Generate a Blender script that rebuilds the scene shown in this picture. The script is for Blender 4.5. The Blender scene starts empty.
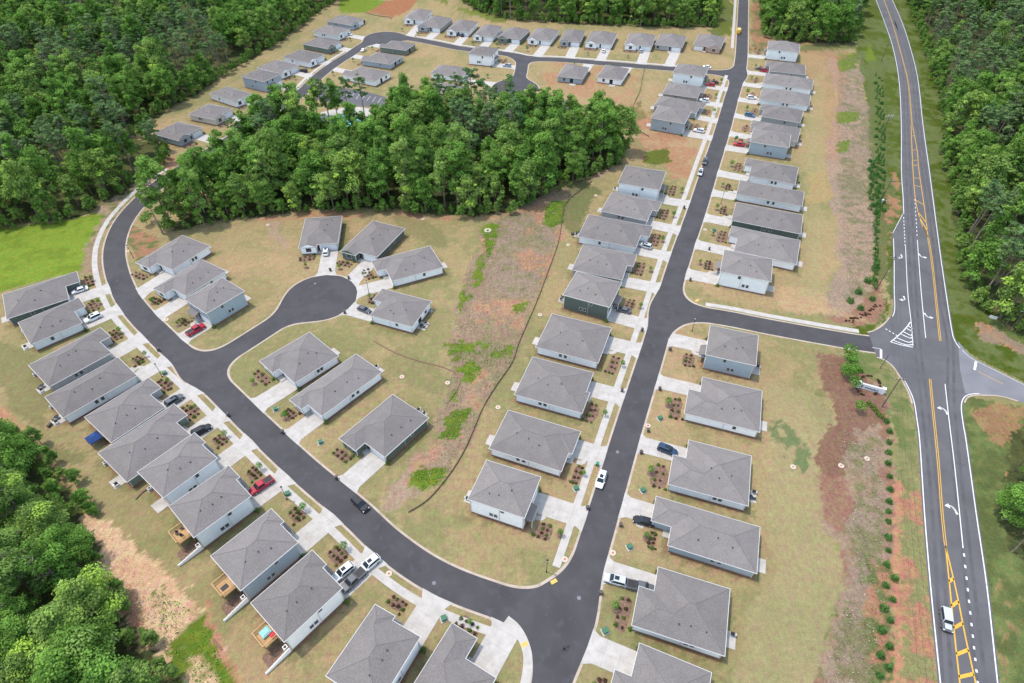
import bpy, math, random
import numpy as np
from mathutils import Vector, Matrix
random.seed(7); rng = np.random.default_rng(7)
SC = bpy.context.scene
C = SC.collection
R = math.radians
# ------------------------------------------------------------------ camera (a drone 120 m up, looking down 43.5 degrees)
CAM_H, PITCH, FOC = 120.0, R(43.5), 600.0
cp, sp = math.cos(PITCH), math.sin(PITCH)
def G(px, py, z=0.0):
    """point of the horizontal plane at height z that was surveyed at photo position px, py"""
    a = (px-512.0)/FOC; b = (341.5-py)/FOC
    dx, dy, dz = a, cp+b*sp, -sp+b*cp
    t = (z-CAM_H)/dz
    return Vector((dx*t, dy*t, z))
def G2(p, z=0.0):
    v = G(p[0], p[1], z); return (v.x, v.y)
cam = bpy.data.cameras.new('camera'); camo = bpy.data.objects.new('camera', cam); C.objects.link(camo)
cam.sensor_width = 36; cam.lens = FOC/1024*36; cam.clip_start = 1; cam.clip_end = 6000
camo.location = (0, 0, CAM_H); camo.rotation_euler = (math.pi/2-PITCH, 0, 0)
SC.camera = camo
# ------------------------------------------------------------------ light
SUN_EL = R(69); SH = Vector((0.94, -0.34))          # shadows fall to the right and slightly towards the viewer
w = bpy.data.worlds.new('World'); SC.world = w; w.use_nodes = True
nt = w.node_tree; bg = nt.nodes['Background']
sky = nt.nodes.new('ShaderNodeTexSky'); sky.sky_type = 'NISHITA'; sky.sun_disc = False
sky.sun_elevation = SUN_EL; sky.air_density = 1.0; sky.dust_density = 0.5
tosun = Vector((-SH.x, -SH.y)); sky.sun_rotation = math.atan2(tosun.x, tosun.y)
hz = nt.nodes.new('ShaderNodeVectorMath'); hz.operation = 'MULTIPLY'; hz.inputs[1].default_value = (1.2, 1.0, .80)   # thin bright haze takes some blue out of the sky
nt.links.new(sky.outputs[0], hz.inputs[0]); nt.links.new(hz.outputs[0], bg.inputs[0]); bg.inputs[1].default_value = 0.50
sl = bpy.data.lights.new('sun', 'SUN'); so = bpy.data.objects.new('sun', sl); C.objects.link(so)
sl.energy = 3.7; sl.angle = R(1.5); sl.color = (1.0, 0.94, 0.85)
d = Vector((SH.x*math.cos(SUN_EL), SH.y*math.cos(SUN_EL), -math.sin(SUN_EL)))
so.rotation_euler = d.to_track_quat('-Z', 'Y').to_euler(); so.location = (0, 0, 200)
SC.view_settings.view_transform = 'Standard'; SC.view_settings.look = 'None'; SC.view_settings.exposure = 0
SC.cycles.max_bounces = 5; SC.cycles.diffuse_bounces = 2; SC.cycles.glossy_bounces = 2
SC.cycles.transparent_max_bounces = 6; SC.cycles.transmission_bounces = 3
# ------------------------------------------------------------------ materials
def new_mat(name):
    m = bpy.data.materials.new(name); m.use_nodes = True
    n = m.node_tree.nodes; l = m.node_tree.links
    return m, n, l, n['Principled BSDF']
def noise_mat(name, c1, c2, scale=1.0, rough=0.9, detail=6, bump=0.0, spec=0.2, c3=None, s3=8, fine=0.0, metal=0.0, coat=0.0):
    m, n, l, b = new_mat(name)
    geo = n.new('ShaderNodeNewGeometry')
    no = n.new('ShaderNodeTexNoise'); no.inputs['Scale'].default_value = scale; no.inputs['Detail'].default_value = detail
    l.new(geo.outputs['Position'], no.inputs['Vector'])
    r = n.new('ShaderNodeValToRGB'); r.color_ramp.elements[0].position = .3; r.color_ramp.elements[1].position = .7
    r.color_ramp.elements[0].color = (*c1, 1); r.color_ramp.elements[1].color = (*c2, 1)
    l.new(no.outputs[0], r.inputs[0]); out = r.outputs[0]
    if c3:
        n3 = n.new('ShaderNodeTexNoise'); n3.inputs['Scale'].default_value = s3; n3.inputs['Detail'].default_value = 4
        l.new(geo.outputs['Position'], n3.inputs['Vector'])
        r3 = n.new('ShaderNodeValToRGB'); r3.color_ramp.elements[0].position = .55; r3.color_ramp.elements[1].position = .72
        l.new(n3.outputs[0], r3.inputs[0])
        mx = n.new('ShaderNodeMix'); mx.data_type = 'RGBA'; l.new(r3.outputs[0], mx.inputs[0])
        l.new(out, mx.inputs[6]); mx.inputs[7].default_value = (*c3, 1); out = mx.outputs[2]
    if fine:
        nf = n.new('ShaderNodeTexNoise'); nf.inputs['Scale'].default_value = 9; nf.inputs['Detail'].default_value = 3
        l.new(geo.outputs['Position'], nf.inputs['Vector'])
        mr = n.new('ShaderNodeMapRange'); mr.inputs[3].default_value = 1-fine; mr.inputs[4].default_value = 1+fine
        mr.inputs[1].default_value = .3; mr.inputs[2].default_value = .7
        l.new(nf.outputs[0], mr.inputs[0])
        vm = n.new('ShaderNodeVectorMath'); vm.operation = 'SCALE'; l.new(out, vm.inputs[0]); l.new(mr.outputs[0], vm.inputs['Scale'])
        out = vm.outputs[0]
    l.new(out, b.inputs['Base Color'])
    b.inputs['Roughness'].default_value = rough; b.inputs['Specular IOR Level'].default_value = spec
    b.inputs['Metallic'].default_value = metal; b.inputs['Coat Weight'].default_value = coat
    if bump:
        bp = n.new('ShaderNodeBump'); bp.inputs['Strength'].default_value = bump; bp.inputs['Distance'].default_value = .1
        l.new(no.outputs[0], bp.inputs['Height']); l.new(bp.outputs[0], b.inputs['Normal'])
    return m
def k_(c, f): return tuple(x*f for x in c)
def solid(name, c, rough=.6, **k): return noise_mat(name, k_(c, .92), k_(c, 1.06), 3.0, rough, 3, **k)
def shingle(name, c):
    """architectural shingles: courses across the slope, blotchy tabs; uses object coordinates"""
    m, n, l, b = new_mat(name)
    tc = n.new('ShaderNodeTexCoord')
    big = n.new('ShaderNodeTexNoise'); big.inputs['Scale'].default_value = .35; big.inputs['Detail'].default_value = 3
    mp = n.new('ShaderNodeMapping'); mp.inputs['Scale'].default_value = (1.3, 1.3, 5)
    tab = n.new('ShaderNodeTexNoise'); tab.inputs['Scale'].default_value = 2.6; tab.inputs['Detail'].default_value = 4; tab.inputs['Roughness'].default_value = .75
    l.new(tc.outputs['Object'], big.inputs['Vector']); l.new(tc.outputs['Object'], mp.inputs[0]); l.new(mp.outputs[0], tab.inputs['Vector'])
    sx = n.new('ShaderNodeSeparateXYZ'); l.new(tc.outputs['Object'], sx.inputs[0])
    wv = n.new('ShaderNodeMath'); wv.operation = 'MULTIPLY'; wv.inputs[1].default_value = 9.5; l.new(sx.outputs[2], wv.inputs[0])
    fr = n.new('ShaderNodeMath'); fr.operation = 'FRACT'; l.new(wv.outputs[0], fr.inputs[0])
    oi = n.new('ShaderNodeObjectInfo')
    def mr(src, a, bb, lo, hi):
        q = n.new('ShaderNodeMapRange'); q.inputs[1].default_value = a; q.inputs[2].default_value = bb
        q.inputs[3].default_value = lo; q.inputs[4].default_value = hi; l.new(src, q.inputs[0]); return q.outputs[0]
    def mul(a, bb):
        q = n.new('ShaderNodeMath'); q.operation = 'MULTIPLY'; l.new(a, q.inputs[0]); l.new(bb, q.inputs[1]); return q.outputs[0]
    f = mul(mul(mr(big.outputs[0], .3, .7, .93, 1.07), mr(tab.outputs[0], .3, .7, .70, 1.28)), mul(mr(fr.outputs[0], 0, 1, .93, 1.05), mr(oi.outputs['Random'], 0, 1, .89, 1.08)))
    vm = n.new('ShaderNodeVectorMath'); vm.operation = 'SCALE'; vm.inputs[0].default_value = c; l.new(f, vm.inputs['Scale'])
    l.new(vm.outputs[0], b.inputs['Base Color']); b.inputs['Roughness'].default_value = .95; b.inputs['Specular IOR Level'].default_value = .15
    bp = n.new('ShaderNodeBump'); bp.inputs['Strength'].default_value = .35; bp.inputs['Distance'].default_value = .04
    l.new(tab.outputs[0], bp.inputs['Height']); l.new(bp.outputs[0], b.inputs['Normal'])
    return m
def siding(name, c):
    m, n, l, b = new_mat(name)
    tc = n.new('ShaderNodeTexCoord'); sx = n.new('ShaderNodeSeparateXYZ'); l.new(tc.outputs['Object'], sx.inputs[0])
    wv = n.new('ShaderNodeMath'); wv.operation = 'MULTIPLY'; wv.inputs[1].default_value = 5.2; l.new(sx.outputs[2], wv.inputs[0])
    fr = n.new('ShaderNodeMath'); fr.operation = 'FRACT'; l.new(wv.outputs[0], fr.inputs[0])
    rp = n.new('ShaderNodeValToRGB'); e = rp.color_ramp.elements; e[0].position = 0; e[1].position = .18
    e[0].color = (.82, .82, .82, 1); e[1].color = (1, 1, 1, 1); l.new(fr.outputs[0], rp.inputs[0])
    no = n.new('ShaderNodeTexNoise'); no.inputs['Scale'].default_value = .8; l.new(tc.outputs['Object'], no.inputs['Vector'])
    r2 = n.new('ShaderNodeMapRange'); r2.inputs[3].default_value = .9; r2.inputs[4].default_value = 1.08; l.new(no.outputs[0], r2.inputs[0])
    v1 = n.new('ShaderNodeVectorMath'); v1.operation = 'MULTIPLY'; v1.inputs[0].default_value = c; l.new(rp.outputs[0], v1.inputs[1])
    v2 = n.new('ShaderNodeVectorMath'); v2.operation = 'SCALE'; l.new(v1.outputs[0], v2.inputs[0]); l.new(r2.outputs[0], v2.inputs['Scale'])
    l.new(v2.outputs[0], b.inputs['Base Color']); b.inputs['Roughness'].default_value = .7
    bp = n.new('ShaderNodeBump'); bp.inputs['Strength'].default_value = .5; bp.inputs['Distance'].default_value = .03
    l.new(fr.outputs[0], bp.inputs['Height']); l.new(bp.outputs[0], b.inputs['Normal'])
    return m
def brick(name, c1, c2):
    m, n, l, b = new_mat(name)
    tc = n.new('ShaderNodeTexCoord'); br = n.new('ShaderNodeTexBrick'); br.inputs['Scale'].default_value = 3.5
    br.inputs['Color1'].default_value = (*c1, 1); br.inputs['Color2'].default_value = (*c2, 1); br.inputs['Mortar'].default_value = (.3, .26, .22, 1)
    l.new(tc.outputs['Object'], br.inputs['Vector']); l.new(br.outputs[0], b.inputs['Base Color']); b.inputs['Roughness'].default_value = .9
    return m
def leafmat(name, cols, bright=1.0, trans=.25):
    """foliage: colour varies from plant to plant and, by the 'tint' attribute, from clump to clump"""
    m, n, l, b = new_mat(name)
    n.remove(b); out = n['Material Output']
    at = n.new('ShaderNodeAttribute'); at.attribute_name = 'tint'
    oi = n.new('ShaderNodeObjectInfo')
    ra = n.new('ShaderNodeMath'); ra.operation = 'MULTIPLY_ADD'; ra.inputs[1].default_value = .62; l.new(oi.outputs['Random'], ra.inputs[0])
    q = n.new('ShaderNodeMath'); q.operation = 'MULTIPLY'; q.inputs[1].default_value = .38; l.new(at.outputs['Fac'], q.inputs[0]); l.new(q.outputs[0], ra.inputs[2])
    rp = n.new('ShaderNodeValToRGB'); e = rp.color_ramp.elements
    while len(e) < len(cols): e.new(.5)
    for i, c in enumerate(cols): e[i].position = i/(len(cols)-1); e[i].color = (*k_(c, bright), 1)
    l.new(ra.outputs[0], rp.inputs[0])
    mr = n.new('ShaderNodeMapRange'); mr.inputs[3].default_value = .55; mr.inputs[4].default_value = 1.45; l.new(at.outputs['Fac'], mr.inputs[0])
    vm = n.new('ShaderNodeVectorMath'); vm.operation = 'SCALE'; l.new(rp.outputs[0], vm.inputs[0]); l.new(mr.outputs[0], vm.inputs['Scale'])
    df = n.new('ShaderNodeBsdfDiffuse'); tr = n.new('ShaderNodeBsdfTranslucent'); mx = n.new('ShaderNodeMixShader'); mx.inputs[0].default_value = trans
    l.new(vm.outputs[0], df.inputs[0]); l.new(vm.outputs[0], tr.inputs[0]); l.new(df.outputs[0], mx.inputs[1]); l.new(tr.outputs[0], mx.inputs[2])
    l.new(mx.outputs[0], out.inputs[0])
    return m
M = {}
M['shingle'] = shingle('grey_shingles', (.174, .159, .153))
M['ridge'] = solid('ridge_shingles', (.138, .13, .13), .95)
M['trim'] = solid('white_trim', (.50, .50, .485), .5)
M['garage'] = solid('garage_panel', (.70, .71, .72), .5)
M['glass'] = solid('window_glass', (.018, .026, .034), .25, spec=.25)
M['dark'] = solid('dark_opening', (.04, .04, .045), .7)
M['door'] = solid('door_paint', (.06, .045, .05), .5)
M['brick'] = brick('foundation_brick', (.16, .09, .07), (.22, .13, .10))
M['vent'] = solid('vent_black', (.05, .05, .05), .6)
WALLS = {'white': (.90, .905, .91), 'pale blue': (.78, .82, .84), 'grey blue': (.32, .38, .43), 'grey': (.34, .35, .36),
         'dark green': (.085, .115, .095), 'sage green': (.15, .19, .155), 'cream': (.60, .56, .48), 'taupe': (.33, .29, .25)}
for q, c in WALLS.items(): M[q] = siding('siding_'+q.replace(' ', '_'), c)
M['pinkbrick'] = brick('pink_brick', (.40, .25, .21), (.48, .33, .28))
M['concrete'] = noise_mat('concrete', (.345, .32, .29), (.43, .405, .375), .5, .85, 8, c3=(.33, .31, .285), s3=.8, fine=.05)
M['gutter'] = noise_mat('gutter_concrete', (.33, .265, .21), (.41, .35, .29), .35, .9, 6, c3=(.30, .22, .17), s3=.6, fine=.06)
M['asphalt'] = noise_mat('new_asphalt', (.046, .044, .0465), (.064, .061, .064), .16, .8, 9, c3=(.066, .063, .071), s3=.5, fine=.09)
M['highway'] = noise_mat('worn_asphalt', (.082, .080, .086), (.110, .107, .113), .12, .8, 9, c3=(.085, .083, .094), s3=.35, fine=.08)
M['highway_pale'] = noise_mat('sunbleached_asphalt', (.145, .147, .162), (.18, .18, .195), .2, .85, 8, fine=.08)
M['tyre_dark'] = noise_mat('tyre_darkened_asphalt', (.066, .064, .069), (.094, .092, .098), .3, .75, 8, fine=.1)
M['paint_white'] = noise_mat('white_road_paint', (.5, .5, .5), (.66, .66, .66), 2, .7, 5)
M['paint_yellow'] = noise_mat('yellow_road_paint', (.50, .28, .035), (.60, .36, .06), 2, .7, 5)
M['tactile'] = solid('yellow_paving', (.50, .36, .10), .8)
M['mulch'] = noise_mat('mulch', (.11, .068, .047), (.20, .128, .09), 1.6, .95, 8, bump=.6, c3=(.32, .20, .15), s3=3, fine=.25)
M['pavers'] = solid('brick_spot', (.42, .16, .10), .9)
M['wood'] = noise_mat('deck_wood', (.38, .23, .10), (.48, .31, .16), 1.4, .75, 6)
M['darkwood'] = noise_mat('pole_wood', (.075, .06, .05), (.12, .095, .08), 2, .9, 6)
M['silt'] = noise_mat('silt_cloth', (.12, .09, .06), (.20, .155, .11), 2, .9, 6)
M['berm'] = noise_mat('straw_log', (.16, .10, .065), (.24, .16, .11), 2, .95, 6)
M['metal'] = solid('grey_metal', (.42, .43, .44), .45, metal=.4)
M['blackmetal'] = solid('black_metal', (.03, .03, .032), .5)
M['rubber'] = solid('rubber', (.025, .025, .027), .8)
M['chrome'] = solid('chrome', (.55, .55, .56), .25, metal=.8)
M['lamp'] = solid('lamp_lens', (.75, .75, .70), .2)
M['tail'] = solid('tail_lens', (.35, .02, .02), .3)
M['binbrown'] = solid('bin_plastic', (.085, .07, .07), .6)
M['bingreen'] = solid('bin_green', (.02, .22, .11), .6)
M['boxgreen'] = solid('box_green', (.05, .14, .08), .6)
M['bluecloth'] = solid('blue_cloth', (.02, .05, .16), .8)
M['tealcloth'] = solid('teal_cloth', (.25, .48, .45), .8)
M['redcloth'] = solid('red_cloth', (.50, .04, .06), .8)
M['pool'] = noise_mat('pool_water', (.03, .38, .46), (.08, .55, .60), .4, .1, 3, spec=.5)
M['insulator'] = solid('pale_fittings', (.55, .58, .60), .4)
M['bark'] = noise_mat('bark', (.13, .105, .085), (.24, .20, .165), 1.5, .95, 6)
BROAD = [(.036, .080, .018), (.054, .108, .022), (.074, .138, .026), (.082, .125, .036), (.14, .21, .030)]
PINE = [(.040, .075, .026), (.052, .092, .034), (.068, .100, .040), (.050, .095, .030)]
M['leaf'] = leafmat('broad_leaves', BROAD, 2.2, .4)
M['needle'] = leafmat('pine_needles', PINE, 2.1, .28)
M['shrub_green'] = leafmat('shrub_leaves', [(.06, .11, .025), (.09, .15, .03), (.12, .18, .04)], 1, .2)
M['shrub_red'] = leafmat('shrub_dark_leaves', [(.06, .035, .03), (.085, .05, .035), (.07, .065, .03)], 1, .2)
M['sapling'] = leafmat('sapling_leaves', [(.09, .20, .035), (.12, .26, .04), (.08, .17, .035)], 1, .3)
M['cedar'] = leafmat('evergreen_leaves', [(.05, .13, .03), (.065, .16, .04), (.08, .19, .04)], 1, .2)
# ------------------------------------------------------------------ mesh builder
class MB:
    def __init__(s): s.v = []; s.f = []; s.m = []
    def face(s, pts, mi=0):
        i = len(s.v); s.v += [tuple(p) for p in pts]; s.f.append(tuple(range(i, i+len(pts)))); s.m.append(mi)
    def box(s, x0, x1, y0, y1, z0, z1, mi=0):
        i = len(s.v)
        s.v += [(x0,y0,z0),(x1,y0,z0),(x1,y1,z0),(x0,y1,z0),(x0,y0,z1),(x1,y0,z1),(x1,y1,z1),(x0,y1,z1)]
        for f in ((0,3,2,1),(4,5,6,7),(0,1,5,4),(1,2,6,5),(2,3,7,6),(3,0,4,7)):
            s.f.append(tuple(i+q for q in f)); s.m.append(mi)
    def prism(s, poly, z0, z1, mi=0, bottom=False):
        n = len(poly); i = len(s.v)
        s.v += [(p[0], p[1], z0) for p in poly] + [(p[0], p[1], z1) for p in poly]
        for k in range(n):
            j = (k+1) % n; s.f.append((i+k, i+j, i+n+j, i+n+k)); s.m.append(mi)
        s.f.append(tuple(i+n+k for k in range(n))); s.m.append(mi)
        if bottom: s.f.append(tuple(i+n-1-k for k in range(n))); s.m.append(mi)
    def tube(s, a, b, r0, r1=None, n=8, mi=0, caps=True):
        r1 = r0 if r1 is None else r1
        a = Vector(a); b = Vector(b); d = (b-a).normalized()
        u = d.orthogonal().normalized(); v = d.cross(u); i = len(s.v)
        for p, r in ((a, r0), (b, r1)):
            for k in range(n):
                t = 2*math.pi*k/n; q = p+u*(r*math.cos(t))+v*(r*math.sin(t)); s.v.append(tuple(q))
        for k in range(n):
            j = (k+1) % n; s.f.append((i+k, i+j, i+n+j, i+n+k)); s.m.append(mi)
        if caps:
            s.f.append(tuple(i+n-1-k for k in range(n))); s.m.append(mi)
            s.f.append(tuple(i+n+k for k in range(n))); s.m.append(mi)
    def disc(s, x, y, z, r, n=20, mi=0):
        s.face([(x+r*math.cos(2*math.pi*k/n), y+r*math.sin(2*math.pi*k/n), z) for k in range(n)], mi)
    def mesh(s, name, mats, flip=False, recalc=False, smooth=False):
        v = s.v; f = s.f
        if flip: v = [(p[0], -p[1], p[2]) for p in v]; f = [tuple(reversed(q)) for q in f]
        me = bpy.data.meshes.new(name); me.from_pydata(v, [], f)
        for mm in mats: me.materials.append(mm)
        me.polygons.foreach_set('material_index', s.m)
        if smooth: me.polygons.foreach_set('use_smooth', [True]*len(f))
        if recalc:
            import bmesh
            b = bmesh.new(); b.from_mesh(me); bmesh.ops.recalc_face_normals(b, faces=b.faces); b.to_mesh(me); b.free()
        me.update(); return me
    def build(s, name, mats, parent=None, flip=False, recalc=False, smooth=False, loc=None):
        if not isinstance(mats, (list, tuple)): mats = [mats]
        return link(name, s.mesh(name, mats, flip, recalc, smooth), parent, loc)
def link(name, me, parent=None, loc=None):
    o = bpy.data.objects.new(name, me); C.objects.link(o)
    if parent: o.parent = parent
    if loc: o.location = loc
    return o
def tag(o, label=None, cat=None, group=None, kind=None):
    if label: o['label'] = label
    if cat: o['category'] = cat
    if group: o['group'] = group
    if kind: o['kind'] = kind
    return o
def empty(name, loc=(0, 0, 0), rz=0, label=None, cat=None, group=None):
    o = bpy.data.objects.new(name, None); C.objects.link(o); o.location = loc; o.rotation_euler = (0, 0, rz)
    o.empty_display_size = .3
    return tag(o, label, cat, group)
KIDS = {}
def dup(root, loc, rz=0, label=None, group=None, scale=None):
    """copy a thing with its parts and their sub-parts (copies share mesh data)"""
    if root.name not in KIDS:
        KIDS[root.name] = [(c, list(c.children)) for c in root.children]
    r = root.copy(); C.objects.link(r); r.location = loc; r.rotation_euler = (0, 0, rz)
    if scale: r.scale = scale
    if label: r['label'] = label
    if group: r['group'] = group
    for ch, gs in KIDS[root.name]:
        c = ch.copy(); C.objects.link(c); c.parent = r
        for g in gs:
            q = g.copy(); C.objects.link(q); q.parent = c
    return r
HID = bpy.data.collections.new('prototypes')         # meshes only, never linked into the scene
# ================================================================== ROADS
def gpts(l): return [G2(p) for p in l]
def smooth_line(p, n=6):
    p = [Vector(q) for q in p]; out = []
    for i in range(len(p)-1):
        a = p[max(i-1, 0)]; b = p[i]; c = p[i+1]; e = p[min(i+2, len(p)-1)]
        for k in range(n):
            t = k/n
            out.append(tuple(.5*((2*b)+(c-a)*t+(2*a-5*b+4*c-e)*t*t+(3*b-a-3*c+e)*t**3)))
    out.append(tuple(p[-1])); return out
MAIN = smooth_line(gpts([(745,-60),(744,-20),(742.5,30),(740.5,65),(731,100),(722,132),(709.7,170),(697,210),(679,262),(655.5,342),(629,427),(603.5,513),(575,608),(552,683),(530,755),(500,850)]))
LOOP = smooth_line(gpts([(549,612),(530,611),(492,599),(452,584),(418.5,566),(385,541),(354,512),(304,470),(256,425),(211,381),(167,342),(136,310),(123,289),(115.5,266),(114.5,248),(119,231),(127.5,216),(140.6,201),(155,187.5),(179,171),(210,152),(245,130),(275,109),(300,94),(318,76.5),(336,63),(352,53),(366,44),(390,37),(412,39),(434,43),(456,47.5),(480,51),(507,54),(527,58.5),(562,60),(612,64),(649,67),(700,71),(731,74)]))
ENTRY = smooth_line(gpts([(677,312),(690,313),(725,318),(768,326.5),(820,336),(862,343),(890,346)]))
NECK1 = smooth_line(gpts([(204,368),(214,362),(240,346),(262,332),(290,314),(318,298)]))
NECK2 = gpts([(523,58),(521,72),(516,88)])
PARKL = gpts([(311,86),(322,93),(345,97),(372,103)])
def seg_sdf(X, Y, pts, hw):
    d = np.full(X.shape, 1e9)
    for (x0, y0), (x1, y1) in zip(pts[:-1], pts[1:]):
        dx, dy = x1-x0, y1-y0; L2 = dx*dx+dy*dy
        if L2 < 1e-9: continue
        t = np.clip(((X-x0)*dx+(Y-y0)*dy)/L2, 0, 1)
        d = np.minimum(d, (X-x0-t*dx)**2+(Y-y0-t*dy)**2)
    return np.sqrt(d)-hw
def smin(a, b, k):
    h = np.maximum(k-np.abs(a-b), 0)/k
    return np.minimum(a, b)-h*h*k/4
GX0, GX1, GY0, GY1, GS = -200., 250., 12., 500., .5
gx = np.arange(GX0, GX1, GS); gy = np.arange(GY0, GY1, GS)
XX, YY = np.meshgrid(gx, gy)
def disc_sdf(X, Y, p, r): x, y = G2(p); return np.hypot(X-x, Y-y)-r
def road_field(X, Y):
    d = smin(seg_sdf(X, Y, MAIN, 3.35), seg_sdf(X, Y, LOOP, 3.4), 12)
    d = smin(d, seg_sdf(X, Y, ENTRY, 3.4), 11)
    c = smin(seg_sdf(X, Y, NECK1, 3.4), disc_sdf(X, Y, (321, 297), 11.4), 7)
    d = smin(d, c, 8)
    c = smin(seg_sdf(X, Y, NECK2, 3.4), disc_sdf(X, Y, (515, 88), 12.3), 7)
    d = smin(d, c, 8)
    d = smin(d, disc_sdf(X, Y, (384, 38), 12.5), 6)
    return d
SDF = road_field(XX, YY)
def sdf_at(x, y):
    i = (x-GX0)/GS; j = (y-GY0)/GS
    if i < 0 or j < 0 or i >= len(gx)-1 or j >= len(gy)-1: return 99.
    a, b = int(i), int(j); u, v = i-a, j-b
    return float(SDF[b, a]*(1-u)*(1-v)+SDF[b, a+1]*u*(1-v)+SDF[b+1, a]*(1-u)*v+SDF[b+1, a+1]*u*v)
def clip(poly, lev, keep_less):
    out = []; s = 1 if keep_less else -1
    for k in range(len(poly)):
        a = poly[k]; b = poly[(k+1) % len(poly)]
        fa = s*(a[2]-lev); fb = s*(b[2]-lev)
        if fa <= 0: out.append(a)
        if (fa < 0 < fb) or (fb < 0 < fa):
            t = fa/(fa-fb); out.append((a[0]+(b[0]-a[0])*t, a[1]+(b[1]-a[1])*t, lev))
    return out
def band(F, lo, hi, z, mb, wall_at=None, zw=0, mask=None):
    mn = np.minimum(np.minimum(F[:-1, :-1], F[1:, :-1]), np.minimum(F[:-1, 1:], F[1:, 1:]))
    mxx = np.maximum(np.maximum(F[:-1, :-1], F[1:, :-1]), np.maximum(F[:-1, 1:], F[1:, 1:]))
    ok = (mn < hi) & (mxx > lo)
    js, is_ = np.nonzero(ok)
    for j, i in zip(js.tolist(), is_.tolist()):
        p = [(gx[i], gy[j], F[j, i]), (gx[i+1], gy[j], F[j, i+1]), (gx[i+1], gy[j+1], F[j+1, i+1]), (gx[i], gy[j+1], F[j+1, i])]
        if mask and mask(gx[i]+.25, gy[j]+.25): continue
        if mxx[j, i] > hi: p = clip(p, hi, True)
        if len(p) > 2 and mn[j, i] < lo: p = clip(p, lo, False)
        if len(p) < 3: continue
        mb.face([(q[0], q[1], z) for q in p])
        if wall_at is not None:
            for k in range(len(p)):
                a, b = p[k], p[(k+1) % len(p)]
                if abs(a[2]-wall_at) < 1e-6 and abs(b[2]-wall_at) < 1e-6:
                    mb.face([(a[0], a[1], zw), (a[0], a[1], z), (b[0], b[1], z), (b[0], b[1], zw)])
# highway outline in survey points
HL = smooth_line(gpts([(856,-60),(866,-25),(875.5,0),(885,25),(893,50),(898.5,82.5),(900.5,125),(900.5,171),(902,195),(902.7,213.5)]), 5) \
   + smooth_line(gpts([(892.3,233),(893,262),(893,290),(893.4,309),(890,318),(883,326),(874,331.5),(868,333)]), 4)
HL2 = smooth_line(gpts([(877,357),(885,360),(893,366),(900,376),(906,386),(912,400),(915,418),(918,442),(922.5,513),(928.5,587),(938,683),(948,780),(958,900)]), 4)
HR = smooth_line(gpts([(868,-60),(882,-25),(893,0),(901,18),(908,37.5),(918,75),(924,125),(930.5,171),(940.5,246),(947,290),(953,328),(956,340),(963,350),(974,359),(1000,372),(1030,387),(1080,412)]), 5)
HR2 = smooth_line(gpts([(1080,432),(1040,409),(1018,401),(1000,396),(985,395),(974,395),(966,398),(963,407),(965,425),(968,442),(978,513),(989,587),(1000,683),(1012,780),(1028,900)]), 5)
HWY = HL+HL2+HR2[::-1]+HR[::-1]
from mathutils.geometry import tessellate_polygon
def sheet(name, poly, z, mat, kind='structure', parent=None):
    vs = [Vector((p[0], p[1], z)) for p in poly]
    tris = tessellate_polygon([vs])
    me = bpy.data.meshes.new(name); me.from_pydata([tuple(v) for v in vs], [], [tuple(t) for t in tris])
    me.materials.append(mat); me.update()
    if len(me.polygons) and sum(p.normal.z*p.area for p in me.polygons) < 0: me.flip_normals()
    o = link(name, me, parent)
    if kind: o['kind'] = kind
    return o
def pip(X, Y, poly):
    ins = np.zeros(X.shape, bool)
    n = len(poly)
    for k in range(n):
        x0, y0 = poly[k]; x1, y1 = poly[(k+1) % n]
        if y0 == y1: continue
        c = ((y0 > Y) != (y1 > Y)) & (X < (x1-x0)*(Y-y0)/(y1-y0)+x0)
        ins ^= c
    return ins
HWYM = pip(XX, YY, HWY)
def on_hwy(x, y):
    i = int((x-GX0)/GS); j = int((y-GY0)/GS)
    if 0 <= i < len(gx) and 0 <= j < len(gy): return bool(HWYM[j, i])
    return False
mb = MB(); band(SDF, -99, 0.0, .012, mb); tag(mb.build('residential_road', M['asphalt']), kind='structure')
mb = MB(); band(SDF, 0.0, .5, .018, mb, mask=on_hwy); tag(mb.build('road_gutter', M['gutter']), kind='structure')
sheet('highway', HWY, .020, M['highway'])
# lane wear: darker wheel tracks as thin sheets laid on the highway
def ribbon(pts, w0, z, name=None, mat=None, mb=None, off=0.0):
    own = mb is None; mb = mb or MB(); n = len(pts); L = []; Rr = []
    for i, p in enumerate(pts):
        a = Vector(pts[max(i-1, 0)]); b = Vector(pts[min(i+1, n-1)]); t = (b-a)
        if t.length < 1e-6: t = Vector((0, 1))
        t.normalize(); nn = Vector((-t.y, t.x)); q = Vector(p)+nn*off
        L.append(q+nn*w0/2); Rr.append(q-nn*w0/2)
    for i in range(n-1):
        mb.face([(Rr[i].x, Rr[i].y, z), (Rr[i+1].x, Rr[i+1].y, z), (L[i+1].x, L[i+1].y, z), (L[i].x, L[i].y, z)])
    if own and name:
        o = mb.build(name, mat); o['kind'] = 'structure'; return o
    return mb
CL = smooth_line(gpts([(862,-60),(874,-25),(884,0),(893,25),(900,50),(908,82),(912,125),(916,171),(921,213),(931,260),(934,300),(938,342),(940,400),(944,442),(951,513),(954,560),(957,587),(966,683),(975,780)]), 5)
sheet('side_road', gpts([(958,341),(966,351),(975,359),(1000,372),(1030,387),(1080,412),(1080,432),(1040,409),(1018,401),(1000,396),(985,395),(972,396),(965,393),(960,370)]), .024, M['highway_pale'])
mb = MB()
for pts in ([(888,0),(903,60),(906,120),(908,171),(911,240),(914,300),(917,342),(924,400),(932,470),(938,540),(947,683)],
            [(895,20),(911,60),(918,120),(924,171),(935,240),(942,300),(950,342),(951,400),(957,470),(965,540),(981,683)]):
    l = smooth_line(gpts(pts), 5)
    for o_ in (-.75, .75): ribbon(l, .7, .026, mb=mb, off=o_)
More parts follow.
